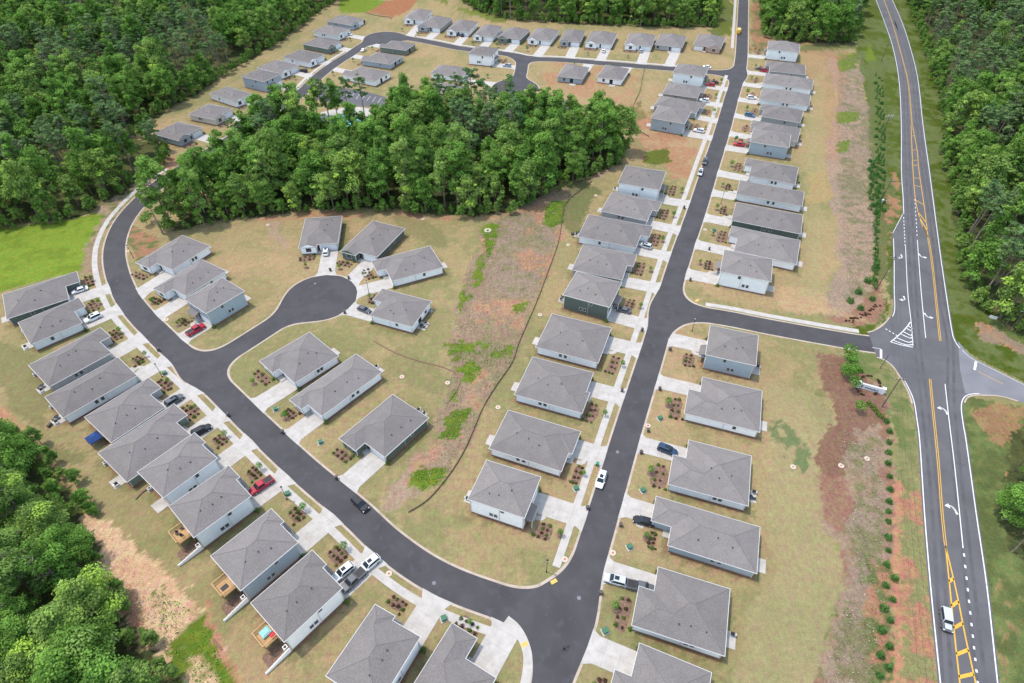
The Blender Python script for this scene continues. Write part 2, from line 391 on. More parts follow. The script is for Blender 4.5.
mb.build('wheel_track', M['tyre_dark'])['kind'] = 'structure'
# painted markings ------------------------------------------------
def paint(name, jobs, mat, z=.032):
    mb = MB()
    for pts, wd in jobs: ribbon(pts, wd, z, mb=mb)
    o = mb.build(name, mat); o['kind'] = 'structure'; return o
def poly_px(l, n=4): return smooth_line(gpts(l), n) if n else gpts(l)
def inset(pts, d):
    mb_ = []
    for i, p in enumerate(pts):
        a = Vector(pts[max(i-1, 0)]); b = Vector(pts[min(i+1, len(pts)-1)]); t = (b-a).normalized(); nn = Vector((-t.y, t.x))
        q = Vector(p)+nn*d; mb_.append((q.x, q.y))
    return mb_
jobs = [(inset(HL[:46], .35), .22), (inset(HR[:60], -.45), .22), (poly_px([(902.7,214),(892.8,233)], 0), .16), (inset(HL[47:62], .35), .2),
        (inset(HL2[14:], .4), .22), (inset(HR2[22:], -.4), .22), (inset(HR[60:], -.3), .12)]
jobs += [(poly_px([(905.5,246),(907.5,290),(911,321),(913,346)], 4), .18), (poly_px([(917.3,240),(921,290),(925.6,338)], 4), .2),
         (poly_px([(945,384),(949,420),(955,470),(963,548)], 4), .2)]
for k in range(9):
    t = k/8; x = 903.6+(905-903.6)*t; y = 218+(245-218)*t; jobs.append((gpts([(x, y-.9), (x+.1, y+.9)]), .22))
for k in range(10):
    t = k/9; x = 914.8+(917-914.8)*t; y = 200+(235-200)*t; jobs.append((gpts([(x, y-.9), (x+.1, y+.9)]), .22))
for k in range(13):
    y = 555+k*11.6; x = 963.8+(y-555)*.1075; jobs.append((gpts([(x, y-1.6), (x+.4, y+1.6)]), .35))
# stop bars, dashed give way line and the striped island
jobs += [(gpts([(881,349.5),(881,358)]), .6), (gpts([(872,347.5),(881,349)]), .15), (gpts([(976,361.5),(974.5,370)]), .6)]
for k in range(4):
    jobs.append((gpts([(885.5+k*3.4, 328.8+k*2.0), (887.3+k*3.4, 329.9+k*2.0)]), .3))
isl_l = [(910.4,322),(906,328),(899,335),(890.5,342)]; jobs.append((poly_px(isl_l), .3)); jobs.append((gpts([(890.5,342),(901,345),(912.8,347.3)]), .3))
lf = poly_px(isl_l, 6)[::-1]
rt = [Vector(G2((912.8, 347.3))).lerp(Vector(G2((910.6, 322))), i/18) for i in range(19)]
for k in range(1, 7):
    i = int(k/7.5*18); a = Vector(lf[i]); b = rt[i]; m_ = (a+b)/2+Vector((.5, -1.1)); jobs.append((smooth_line([a[:], m_[:], b[:]], 4), .3))
paint('white_lane_markings', jobs, M['paint_white'])
# turn arrows
def arrow(name, px, ang, sgn):
    c = G(*px); a = R(ang); mb = MB()
    f = Vector((math.cos(a), math.sin(a))); s = Vector((-f.y, f.x))*sgn
    def P(u, v): q = Vector((c.x, c.y))+f*(u*.85)+s*((v-1.0)*.8); return (q.x, q.y, .034)
    path = [(-2.1, 0), (-1.2, 0)]+[(-1.2+1.5*math.sin(k/6*1.57), 1.1-1.1*math.cos(k/6*1.57)) for k in range(1, 7)]
    for a_, b_ in zip(path[:-1], path[1:]):
        t = (Vector(b_)-Vector(a_)).normalized()*.06; n_ = Vector((-t.y, t.x)).normalized()*.3; A = Vector(a_)-t; B = Vector(b_)+t
        q = [A-n_, B-n_, B+n_, A+n_]; mb.face([P(*p) for p in (q if sgn > 0 else q[::-1])])
    q = [(.3-.75, 1.1), (.3+.75, 1.1), (.3, 2.35)]; mb.face([P(*p) for p in (q if sgn > 0 else q[::-1])])
    return mb.build(name, M['paint_white'], recalc=False)
for q in ((900,257.5,-100,-1),(902.5,299.5,-100,-1),(923.5,257,-95,1),(929.5,317,-95,1),(941.5,409,84,1),(950,507,84,1)):
    o = arrow('turn_arrow', q[:2], q[2], q[3]); o['kind'] = 'structure'
# yellow centre lines
dy = [(inset(CL[:31], .18), .14), (inset(CL[:31], -.18), .14)]
LL = poly_px([(911,125),(912,150),(913,171),(915.5,200),(921,222),(928,237)], 4); RRl = poly_px([(912.5,125),(917,150),(919,171),(924,205),(928,237)], 4)
dy += [(LL, .22), (RRl, .22)]
for k in range(11):
    t = (k+.8)/12.5; i = t*(len(LL)-1); a = LL[int(i)]; b = RRl[min(len(RRl)-1, int(i))]; dy.append(([a, b], .3))
s_ = poly_px([(928,237),(931,255),(934,280),(938,320),(940.3,341)], 4); dy += [(inset(s_, .2), .16), (inset(s_, -.2), .16)]
s_ = poly_px([(930,379),(933,410),(938,460),(942,513),(945.5,546)], 4); dy += [(inset(s_, .2), .16), (inset(s_, -.2), .16)]
LL = poly_px([(945.5,546),(950,590),(955,640),(960.5,690),(968,760)], 5); RRl = poly_px([(945.5,546),(956,590),(966,640),(977,690),(990,760)], 5)
dy += [(LL, .26), (RRl, .26)]
for ya in (580,604,626,652,676,704): 
    def at_y(l, yy):
        return min(l, key=lambda p: abs(p[1]-yy))
    g = G(950+(ya-580)*.11, ya+2); a = at_y([tuple(Vector(LL[i]).lerp(Vector(LL[i+1]), t/6)) for i in range(len(LL)-1) for t in range(6)], g.y)
    b = at_y([tuple(Vector(RRl[i]).lerp(Vector(RRl[i+1]), t/6)) for i in range(len(RRl)-1) for t in range(6)], g.y+.8)
    dy.append(([a, b], .6))
dy.append((gpts([(978,371.5),(1003,384)]), .14))
paint('yellow_centre_markings', dy, M['paint_yellow'], .036)
# kerbs along the entry curves of the highway
mb = MB()
for l, dd in ((HL[62:], .25), (HL2[:22], .25), (HR2[10:34], -.2)):
    l2 = inset(l, -dd)
    for a, b in zip(l2[:-1], l2[1:]):
        a = Vector(a); b = Vector(b); t = (b-a)
        if t.length < .01: continue
        t.normalize(); nn = Vector((-t.y, t.x))*.22
        mb.prism([(a-nn)[:], (b-nn)[:], (b+nn)[:], (a+nn)[:]], 0, .13)
mb.build('kerb', M['gutter'], recalc=True)['kind'] = 'structure'
# sidewalks -------------------------------------------------------
DRIVES = []   # filled by the houses; needed for the kerb gaps
def along(pts, p0, p1):
    a = G2(p0); b = G2(p1)
    i0 = min(range(len(pts)), key=lambda i: (pts[i][0]-a[0])**2+(pts[i][1]-a[1])**2)
    i1 = min(range(len(pts)), key=lambda i: (pts[i][0]-b[0])**2+(pts[i][1]-b[1])**2)
    return pts[min(i0, i1):max(i0, i1)+1]
def slab(pts, wd, z, name, mat, off=0):
    mb = MB(); n = len(pts); L = []; Rr = []
    for i, p in enumerate(pts):
        a = Vector(pts[max(i-1, 0)]); b = Vector(pts[min(i+1, n-1)]); t = (b-a).normalized(); nn = Vector((-t.y, t.x)); q = Vector(p)+nn*off
        L.append(q+nn*wd/2); Rr.append(q-nn*wd/2)
    for i in range(n-1):
        mb.face([(Rr[i].x, Rr[i].y, z), (Rr[i+1].x, Rr[i+1].y, z), (L[i+1].x, L[i+1].y, z), (L[i].x, L[i].y, z)])
        for A, B in ((Rr[i], Rr[i+1]), (L[i+1], L[i])):
            mb.face([(A.x, A.y, 0), (B.x, B.y, 0), (B.x, B.y, z), (A.x, A.y, z)])
    o = mb.build(name, mat); o['kind'] = 'structure'; return o
slab(along(MAIN, (724,78), (556,575)), 1.7, .05, 'sidewalk', M['concrete'], off=-6.1)
slab(along(MAIN, (741,-20), (735,48)), 1.7, .05, 'sidewalk', M['concrete'], off=-5.6)
slab(along(MAIN, (543,712), (500,850)), 1.7, .05, 'sidewalk', M['concrete'], off=-6.1)
slab(along(LOOP, (520,609), (179,171)), 1.7, .05, 'sidewalk', M['concrete'], off=6.0)
slab(smooth_line(gpts([(506,619.5),(516,628),(524,642),(528,660),(525,683),(520,700)]), 5), 1.7, .051, 'sidewalk', M['concrete'])
slab(along(LOOP, (275,109), (356,51)), 1.7, .05, 'sidewalk', M['concrete'], off=5.6)
slab(along(LOOP, (412,39), (700,71)), 1.7, .05, 'sidewalk', M['concrete'], off=5.4)
slab(along(ENTRY, (706,314), (862,343)), 1.7, .05, 'sidewalk', M['concrete'], off=5.2)
for q in ((553.8,581.5),(524.5,644.5),(697,300.5)):
    g = G(*q); mb = MB(); mb.box(-.7, .7, -.4, .4, .0, .062); o = mb.build('tactile_paving', M['tactile'], loc=(g.x, g.y, 0)); o['kind'] = 'structure'; o.rotation_euler.z = .5
# parking lot and pool behind the wood
sheet('parking_lot', gpts([(312,92),(322,84.5),(332,87),(360,90),(386,97),(384,108),(352,106),(318,100)]), .014, M['highway'])
mb = MB()
for k in range(9):
    x = 338+k*5.4; ribbon(gpts([(x, 90.5+k*.9), (x-3.5, 95.5+k*.9)]), .15, .02, mb=mb)
mb.build('parking_bay_lines', M['paint_white'])['kind'] = 'structure'
sheet('pool_deck', gpts([(300,122),(322,112),(352,106),(388,112),(398,130),(370,142),(318,140)]), .05, M['concrete'])
# ================================================================== HOUSES
PIT = .40
def roof_mesh(L, W, wing, w, e, he, gable=False):
    """hip roof with one flush hipped wing; eave plane at z=he. wing: 'n' near side, 'f' far side, None"""
    fs = []; V = lambda x, y, z: (x, y, he+z)
    if L >= W: R1 = (W/2, W/2, PIT*W/2); R2 = (L-W/2, W/2, PIT*W/2); lng = True
    else: R1 = (L/2, L/2, PIT*L/2); R2 = (L/2, W-L/2, PIT*L/2); lng = False
    if wing:
        w = min(w, W*.9, 2*min(L, W)*.45)
        hh = PIT*w/2
        A = (-e, 0, 0); B = (-e, w, 0); Cc = (0, w, 0); D = (0, W, 0); E = (L, W, 0); Fv = (L, 0, 0)
        P = (-e+w/2, w/2, hh) if not gable else (-e+.02, w/2, hh); Q = (w/2, w/2, hh)
        ridge = [(A, P), (B, P), (P, Q), (Q, R1), (R1, R2)]
        if lng:
            polys = [(A, Fv, R2, R1, Q, P), (A, P, B), (B, P, Q, Cc), (Cc, Q, R1, D), (D, R1, R2, E), (E, R2, Fv)]
            ridge += [(D, R1), (E, R2), (Fv, R2)]
        else:
            polys = [(A, Fv, R1, Q, P), (A, P, B), (B, P, Q, Cc), (Cc, Q, R1, R2, D), (D, R2, E), (E, R2, R1, Fv)]
            ridge += [(D, R2), (E, R2), (Fv, R1)]
        out = [A, Fv, E, D, Cc, B]
    else:
        A = (0, 0, 0); D = (0, W, 0); E = (L, W, 0); Fv = (L, 0, 0)
        if lng: polys = [(A, Fv, R2, R1), (A, R1, D), (D, R1, R2, E), (E, R2, Fv)]; ridge = [(A, R1), (D, R1), (E, R2), (Fv, R2), (R1, R2)]
        else: polys = [(A, Fv, R1), (A, R1, R2, D), (D, R2, E), (E, R2, R1, Fv)]; ridge = [(A, R1), (Fv, R1), (D, R2), (E, R2), (R1, R2)]
        out = [A, Fv, E, D]
    if wing == 'f':
        fl = lambda p: (p[0], W-p[1], p[2])
        polys = [tuple(fl(p) for p in reversed(q)) for q in polys]; ridge = [(fl(a), fl(b)) for a, b in ridge]
        out = [fl(p) for p in reversed(out)]
    mb = MB()
    for i, q in enumerate(polys): mb.face([V(*p) for p in q], 1 if (gable and wing and i == 1) else 0)
    mb.face([V(p[0], p[1], -.02) for p in reversed(out)])
    n = len(out)
    for k in range(n):
        a, b = out[k], out[(k+1) % n]
        mb.face([V(a[0], a[1], -.02), V(b[0], b[1], -.02), V(b[0], b[1], 0), V(a[0], a[1], 0)])
    return mb, ridge, out
def inset_poly(out, d):
    """inset of an axis-aligned outline (counter-clockwise)"""
    n = len(out); r = []
    for k in range(n):
        a = Vector(out[k-1][:2]); b = Vector(out[k][:2]); c = Vector(out[(k+1) % n][:2])
        t1 = (b-a).normalized(); t2 = (c-b).normalized()
        n1 = Vector((-t1.y, t1.x)); n2 = Vector((-t2.y, t2.x))
        p = b+(n1+n2)*d if abs(n1.dot(n2)) < .5 else b+n1*d
        r.append((p.x, p.y))
    return r
def window(parent, flip, x, y, nx, ny, z0, wd, ht):
    """window on a wall facing nx,ny at local x,y"""
    tx, ty = -ny, nx
    fr = MB(); gl = MB()
    def bx(mb, a0, a1, z0_, z1_, d0, d1):
        xs = [x+tx*a0+nx*d0, x+tx*a1+nx*d1]; ys = [y+ty*a0+ny*d0, y+ty*a1+ny*d1]
        mb.box(min(xs), max(xs), min(ys), max(ys), z0_, z1_)
    h = wd/2
    bx(fr, -h-.09, h+.09, z0+ht, z0+ht+.1, .002, .07); bx(fr, -h-.09, h+.09, z0-.1, z0, .002, .08)
    bx(fr, -h-.09, -h, z0, z0+ht, .002, .07); bx(fr, h, h+.09, z0, z0+ht, .002, .07); bx(fr, -h, h, z0+ht/2-.025, z0+ht/2+.025, .03, .055)
    bx(gl, -h, h, z0, z0+ht, .004, .028)
    o = fr.build('window', M['trim'], parent, flip); gl.build('pane', M['glass'], o, flip)
HOUSES = []
def house(F, Rr, Q, st, wall, wing, gar, where, ex=3.0, det=2, Wm=(10.8, 15.2), Lm=(13, 24), door=None, front=None, patio=.35, items=0, bed=True, style='ranch', word=None, wf=.46, gable=False):
    he = 3.0 if st == 1 else 5.7
    f = G(*F, he); r = G(*Rr, he); q = G(*Q, he)
    u = (r-f); u.z = 0; L = u.length; u.normalize()
    pv = Vector((-u.y, u.x, 0)); side = 1 if (q-r).dot(pv) > 0 else -1
    W = abs((q-r).dot(pv)); v = pv*side
    L0, W0 = L, W
    if wing == 'n': f = f+u*ex; L -= ex
    L = min(max(L, Lm[0]), Lm[1]); W = min(max(W, Wm[0]), Wm[1])
    flip = side < 0
    rz = math.atan2(u.y, u.x)
    kind = {1: 'one-storey', 2: 'two-storey'}[st]
    lab = f"{wall} {kind} house with grey roof, {where}"
    t = empty('house', (f.x, f.y, 0), rz, lab, 'house', 'houses of the subdivision')
    rnd = random.Random(int(F[0]*7+F[1]*13))
    w = W*(wf if wing else 0)
    mbr, ridge, out = roof_mesh(L, W, wing, w, ex, he, gable)
    ro = mbr.build('roof', [M['shingle'], M[wall]], t, flip, recalc=True)
    rc = MB()
    for a, b in ridge: rc.tube((a[0], a[1], he+a[2]-.02), (b[0], b[1], he+b[2]-.02), .065, n=5)
    rc.build('ridge_cap', M['ridge'], ro, flip, recalc=True)
    # fascia and gutter boards, set 3 mm out from the roof edge
    fa = MB(); o2 = inset_poly(out, -.03); o3 = inset_poly(out, -.13); n = len(out)
    for k in range(n):
        a, b, c, d_ = o2[k], o2[(k+1) % n], o3[(k+1) % n], o3[k]
        fa.prism([d_, c, b, a], he-.16, he+.03, bottom=True)
    fa.build('gutter', M['trim'], ro, flip, recalc=True)
    wl = inset_poly(out, .38); z0 = .32
    mw = MB(); mw.prism(wl, z0, he-.03); mw.build('wall', M[wall], t, flip, recalc=True)
    fd = MB(); fd.prism(inset_poly(out, .34), -.1, z0+.02); fd.build('foundation', M['brick'], t, flip, recalc=True)
    if det > 1:
        for p in wl: cb = MB(); cb.box(p[0]-.09, p[0]+.09, p[1]-.09, p[1]+.09, z0+.02, he-.04); cb.build('corner_board', M['trim'], t, flip)
    # garage door on the part of the front that the wing leaves free, or in the wing
    gw = 4.9 if W > 11.6 else 4.6
    if wf > .5 and wing and wing != gar: gw = 4.2
    gin = .5 if wf > .5 else .75
    if gar == 'n': gy0 = gin
    else: gy0 = W-gin-gw
    gx_ = .38
    if wing == gar: gx_ = .38-ex; gy0 = (.55 if gar == 'n' else W-.55-gw)
    g = MB(); g.box(gx_-.05, gx_+.04, gy0, gy0+gw, .06, 2.35)
    for k in range(4): g.box(gx_-.075, gx_-.045, gy0+.08, gy0+gw-.08, .12+k*.57, .12+k*.57+.48)
    g.build('garage_door', M['garage'], t, flip)
    tr = MB(); tr.box(gx_-.09, gx_-.003, gy0-.16, gy0-.01, .05, 2.5); tr.box(gx_-.09, gx_-.003, gy0+gw+.01, gy0+gw+.16, .05, 2.5); tr.box(gx_-.09, gx_-.003, gy0-.16, gy0+gw+.16, 2.36, 2.52)
    tr.build('garage_trim', M['trim'], t, flip)
    # entry: door, porch slab, small porch roof on posts
    other = 'f' if gar == 'n' else 'n'
    s = 1 if other == 'f' else -1
    dy = gy0+gw+1.25 if s > 0 else gy0-1.25
    fx = .38
    dr = MB(); dr.box(fx-.05, fx+.02, dy-.48, dy+.48, .38, 2.5); dr.build('front_door', M['door'], t, flip)
    ps = MB(); ya, yb = dy-1.15, dy+1.15
    ps.box(fx-1.7, fx-.06, ya, yb, 0, .3); ps.build('porch', M['concrete'], t, flip)
    if wing != other or st == 2:
        pr = MB(); ya2, yb2 = (dy-1.2, dy+3.0) if s > 0 else (dy-3.0, dy+1.2)
        yb2 = min(yb2, W-.2); ya2 = max(ya2, .2)
        z = 2.62
        pr.face([(fx-1.9, ya2, z), (fx-.01, ya2, z+.75), (fx-.01, yb2, z+.75), (fx-1.9, yb2, z)])
        pr.face([(fx-1.9, yb2, z-.02), (fx-.01, yb2, z-.02), (fx-.01, ya2, z-.02), (fx-1.9, ya2, z-.02)])
        pr.face([(fx-1.9, ya2, z-.02), (fx-.01, ya2, z-.02), (fx-.01, ya2, z+.75), (fx-1.9, ya2, z)]); pr.face([(fx-1.9, yb2, z-.02), (fx-1.9, yb2, z), (fx-.01, yb2, z+.75), (fx-.01, yb2, z-.02)])
        pr.face([(fx-1.9, ya2, z-.02), (fx-1.9, ya2, z), (fx-1.9, yb2, z), (fx-1.9, yb2, z-.02)])
        if fx-1.9 > -9 and he > 3.5 or wing != other:
            if he > 3.5: pr.build('porch_roof', M['shingle'], t, flip, recalc=True)
        for yy in (ya2+.15, yb2-.15):
            if he > 3.5: c = MB(); c.box(fx-1.82, fx-1.64, yy-.09, yy+.09, .05, z-.02); c.build('porch_post', M['trim'], t, flip)
    # windows
    if det:
        ww = -ex if wing == other else 0
        if wing == other:
            yc = (w*.5 if wing == 'n' else W-w*.5)
            window(t, flip, .38-ex, yc, -1, 0, 1.0, 1.7, 1.35)
        else:
            yc = 2.0 if other == 'n' else W-2.0
            window(t, flip, .38, yc, -1, 0, .95, 1.3, 1.35)
        if st == 2:
            for k in range(3 if det > 1 else 2): window(t, flip, .38, W*(.2+.3*k), -1, 0, 3.9, 1.0, 1.3)
        xs = [L*.62] if (style == 'ranch' and rnd.random() < .6) else [L*.52, L*.60]
        if style == 'long': xs = [L*.5, L*.58]
        for x in xs: window(t, flip, x, .38, 0, -1, 1.35, .75, 1.0)
        if st == 2: window(t, flip, L*.40, .38, 0, -1, 4.1, .75, 1.0)
        window(t, flip, L*.3, W-.38, 0, 1, 1.35, .75, 1.0)
        window(t, flip, L-.38, W*.72, 1, 0, 1.0, 1.2, 1.3)
        if st == 2: window(t, flip, L-.38, W*.25, 1, 0, 3.9, 1.2, 1.3); window(t, flip, L-.38, W*.7, 1, 0, 3.9, 1.2, 1.3)
        sd = MB(); sd.box(L-.38+.002, L-.38+.05, W*.42-.9, W*.42+.9, .35, 2.45); sd.build('patio_door', M['glass'], t, flip)
        for x, y in ((L*.45, .31), (L-.3, W-.31)): dp = MB(); dp.box(x-.04, x+.04, y-.04, y+.04, .1, he-.2); dp.build('downspout', M['trim'], t, flip)
        for k in range(3):
            vp = MB(); x = L*(.35+.18*k)+rnd.uniform(-.6, .6); y = W*rnd.uniform(.18, .42)
            z = he+PIT*min(y, x, L-x)
            if k == 0: vp.box(x-.16, x+.16, y-.16, y+.16, z-.1, z+.16)
            else: vp.tube((x, y, z-.1), (x, y, z+.38), .11, n=6)
            vp.build('roof_vent', M['vent'], ro, flip)
    # ---- outside: drive, patio, bed
    def Wd(x, y): p = f+u*x+v*y; return Vector((p.x, p.y))
    fw = -u; gc = Wd(gx_, gy0+gw/2); dist = 0
    while dist < 26 and sdf_at(gc.x+fw.x*dist, gc.y+fw.y*dist) > .02: dist += .25
    if dist < 26:
        vv = Vector((v.x, v.y)); uu = Vector((u.x, u.y)); e = []
        hw = gw/2+.35
        A = gc-vv*hw; B = gc+vv*hw; dd = dist-1.6
        def edge(side_, h_, start):
            p0 = gc+vv*side_*h_-uu*start; k = start
            while k < 30 and sdf_at(*(gc+vv*side_*h_-uu*k)) > .02: k += .1
            return gc+vv*side_*h_-uu*k
        C1 = gc-vv*hw-uu*max(dd, 1); C2 = gc+vv*hw-uu*max(dd, 1)
        E1 = edge(-1, hw+.9, max(dd, 1)); E2 = edge(1, hw+.9, max(dd, 1)); Em = gc-uu*dist
        if (E1-C1).length > 6: E1 = C1-uu*1.6
        if (E2-C2).length > 6: E2 = C2-uu*1.6
        poly = [A, B, C2, E2, Em, E1, C1]
        mb = MB(); P = [(p.x, p.y) for p in (poly if side < 0 else poly[::-1])]
        mb.prism(P, 0, .058+.0008*(len(HOUSES) % 5)); o = mb.build('driveway', M['concrete'], recalc=True); o['kind'] = 'structure'
        jo = MB()
        for k in range(1, int(dist/3)+1):
            if k*3 < dist-1.2:
                c = gc-uu*(k*3); a = c-vv*(hw-.02); b = c+vv*(hw-.02)
                jo.face([(a-uu*.02)[:]+(.064,), (b-uu*.02)[:]+(.064,), (b+uu*.02)[:]+(.064,), (a+uu*.02)[:]+(.064,)])
        c0 = gc-vv*.015; c1 = gc+vv*.015; k0 = max(dist-1.4, 1)
        jo.face([(c0)[:]+(.0645,), (c0-uu*k0)[:]+(.0645,), (c1-uu*k0)[:]+(.0645,), (c1)[:]+(.0645,)])
        if det > 1: jo.build('driveway_joint', M['joint'])['kind'] = 'structure'
    H_ = dict(f=f, u=u, v=v, L=L, W=W, Wd=Wd, gar=gar, other=other, wing=wing, ex=ex, dy=dy, gy0=gy0, gw=gw, gx=gx_, where=where, det=det, dist=dist, word=word or where, he=he, side=side, wall=wall, st=st, rz=rz, flip=flip, rnd=rnd, t=t)
    HOUSES.append(H_)
    # walk from the drive to the porch
    if dist < 26 and det:
        ps_ = []
        y0 = gy0+(gw+.3 if s > 0 else -.3)
        px_ = fx-1.7
        cand = [(gx_-3.3, y0-s*.2), (gx_-3.15, y0+s*.5), (gx_-2.7, y0+s*.9), (gx_-2.15, dy), (gx_-1.6, dy)]
        if wing == other: cand = [(-.9, y0), (-.9, dy), (fx-1.6, dy)]
        l = smooth_line([Wd(*c)[:] for c in cand], 4)
        slab(l, 1.15, .05+.001*(len(HOUSES) % 3), 'front_walk', M['concrete'])
    if patio is not None:
        c = Wd(L+.9, W*patio); pm = MB(); pm.box(-1.5, 1.5, -1.6, 1.6, 0, .12)
        o = pm.build('patio', M['concrete'], loc=(c.x, c.y, 0)); o.rotation_euler.z = rz; o['kind'] = 'structure'
        H_['patio'] = c; H_['items'] = items
    return H_
M['joint'] = solid('concrete_joint', (.24, .225, .21), .9)
S1 = 'left of the straight street'; S2 = 'right of the straight street'
LO = 'outer side of the left loop'
# houses left of the straight street, from the viewer away
house((524.4,517.9),(469,499.4),(485.7,461.6),2,'white',None,'f','nearest left of the straight street',items=1,style='two')
house((561.3,471.3),(489.2,448.5),(499,407.5),1,'white','f','f','second left of the straight street',ex=.9,wf=.56)
house((582,413.2),(514.5,394.5),(528,355.8),1,'pale blue','n','f','third left of the straight street',ex=.9,wf=.5)
house((598,363),(535.8,347),(550.8,313),1,'white',None,'f','fourth left of the straight street')
house((609.5,307.3),(563,294.8),(570.8,269.8),2,'dark green',None,'n','opposite the entry road mouth',items=2,style='two')
house((622,279.8),(572,269.8),(583,243.5),1,'grey','f','n','just behind the dark green house',ex=2)
house((635.8,248),(578,236.5),(587,212),1,'pale blue','f','n','seventh left of the straight street',items=3)
house((647,221),(600.8,211),(608,191),1,'grey','f','n','eighth left of the straight street',ex=2)
house((659.5,190),(618,183),(623,161),2,'pale blue',None,'n','beyond the eighth left of the straight street',items=1,style='two')
D1 = dict(det=1)
house((684.5,123.8),(650.8,118),(656,101),2,'grey blue',None,'n','first beyond the bare plot',style='two',**D1)
house((695.8,113.5),(653.5,106),(656.5,94.8),1,'grey','f','n','second beyond the bare plot',ex=2,**D1)
house((697.6,98.3),(662.4,93.4),(666.8,79.7),1,'taupe','f','n','third beyond the bare plot',ex=2,**D1)
house((704,76.8),(673,72.4),(677.5,63.5),2,'pale blue',None,'n','at the far corner with the top street',style='two',**D1)
# houses right of the straight street, below the entry road
house((705.8,354.5),(755.8,365.8),(760.8,336),2,'grey blue',None,'f','just below the entry road',items=1,style='two')
house((684.5,413.3),(759.5,432),(766.5,392),1,'white','n','f','second below the entry road',wf=.6)
house((668.3,484),(748,505.8),(755,457),1,'pale blue','n','f','third below the entry road, right side',items=2,wf=.6)
house((668,545.3),(756.5,573.3),(762,530.8),1,'grey blue','f','f','fourth below the entry road, black car outside',ex=4.3,wf=.58)
house((632,625),(724.5,655.8),(735,590.8),1,'pale blue','n','f','fifth below the entry road, pickup outside',items=1,wf=.6)
house((607,700),(690,737),(703,669.5),1,'taupe','n','f','sixth below the entry road, cut by the frame')
# houses right of the straight street, above the entry road
house((720.3,271.5),(770.8,281.7),(773.7,259.3),2,'pale blue',None,'n','just above the entry road',style='two')
house((734,250.5),(796.4,264.5),(799.4,239.5),1,'white','f','n','second above the entry road')
house((731.6,220.2),(800.8,234),(800.8,214.6),1,'dark green',None,'n','third above the entry road',style='long')
house((736.4,194),(802.3,206.4),(803.8,191.8),1,'pale blue',None,'n','fourth above the entry road',style='long')
house((748.8,175.7),(795,184.5),(795.7,166.9),1,'white','f','n','fifth above the entry road',items=1)
house((750.3,141.7),(789.1,147.8),(790.6,134.6),2,'grey blue',None,'n','sixth above the entry road, red pickup outside',style='two')
house((752,134),(797.2,142),(800,125),1,'cream','f','n','seventh above the entry road',ex=2,items=1,**D1)
house((761.3,116.4),(800,123),(802.3,107.6),1,'grey','f','n','eighth above the entry road, blue car outside',ex=2,**D1)
house((759,98.8),(808.9,106.2),(812.6,95),1,'pale blue',None,'n','ninth above the entry road',style='long',items=1,**D1)
house((762.8,83),(812.6,90),(813.3,79.8),1,'white',None,'n','tenth above the entry road',style='long',**D1)
house((769.3,71),(805.7,75),(806.3,63.7),1,'grey','f','n','next to last on the right, red car outside',ex=2,**D1)
house((767.4,49),(799.4,52.4),(800,43),2,'pale blue',None,'n','last on the right beside the woods',style='two',patio=None,**D1)
# outer side of the left loop, from the meadow to the viewer
house((68.8,298.6),(6.6,319),(1.5,295),1,'dark green','f','n','beside the bright green meadow',ex=4)
house((82,322.7),(30.8,344.7),(17.6,322.7),1,'pale blue','f','n','second from the meadow',items=1)
house((111.4,352.8),(49,387),(28.8,365),1,'grey','f','n','third from the meadow',items=2)
house((136.9,375.7),(63,417.9),(46.4,396.8),1,'pale blue',None,'n','fourth from the meadow',style='long',items=3)
house((165,407.3),(111.4,442.5),(87.7,415.2),1,'grey','f','n','with a blue canopy behind it',patio=None)
house((192,436.4),(126.9,482),(101.4,451.3),1,'sage green','f','n','sixth from the meadow',items=1)
house((216.9,458.3),(165.6,496),(144.5,471.5),2,'pale blue','f','n','seventh from the meadow',style='two',ex=.9,wf=.42,items=0)
house((250.8,496),(200.2,532.7),(180,513),2,'pale blue','f','n','eighth from the meadow, crimson pickup outside',style='two',ex=.9,wf=.42,patio=None)
house((297.7,542.4),(244.1,587.5),(216,557),2,'grey blue','f','n','ninth from the meadow, with a deck',style='two',ex=.9,wf=.42,patio=None)
house((342,588),(287.2,639),(255.8,602.5),2,'white','f','n','with three vehicles on its drive',style='two',ex=.9,wf=.42,patio=None)
house((420,637),(381,701),(332,679.5),2,'white','f','n','second from the bottom junction',style='two',ex=.9,wf=.42)
house((495.5,678),(463,738),(403,705),1,'grey','f','n','nearest the bottom junction',ex=4,Wm=(12,15.5))
# inside the loop
house((172.5,269.8),(210,246),(191,229.8),1,'white','f','n','uppermost of three inside the loop bend')
house((186,296),(226,271),(210,254.8),1,'pale blue','f','n','middle of three inside the loop bend')
house((206,313.5),(242.5,292),(226,275.5),2,'grey blue',None,'n','lowest of three inside the loop bend',style='two')
house((337.8,243),(342,216),(306,216.8),1,'white','f','n','behind the round court, left',patio=None,gable=True,ex=1.5)
house((377,257),(405,228.5),(376.8,217),1,'dark green','f','n','behind the round court, middle',patio=None,gable=True,ex=2)
house((392,281),(443.5,267),(433.5,245),1,'white','f','n','behind the round court, right')
house((369.8,315.5),(412,327),(430,301),1,'pale blue','f','n','right of the round court',items=2)
house((294.8,383),(338.5,355.8),(309.8,332),1,'white','f','n','below the round court',ex=2)
house((322,416),(382,372),(362,353),1,'white','f','n','second below the round court',ex=2,style='long',items=1)
house((384.8,457),(428.5,418),(396,392),1,'dark green','f','n','third below the round court',ex=3,items=2)
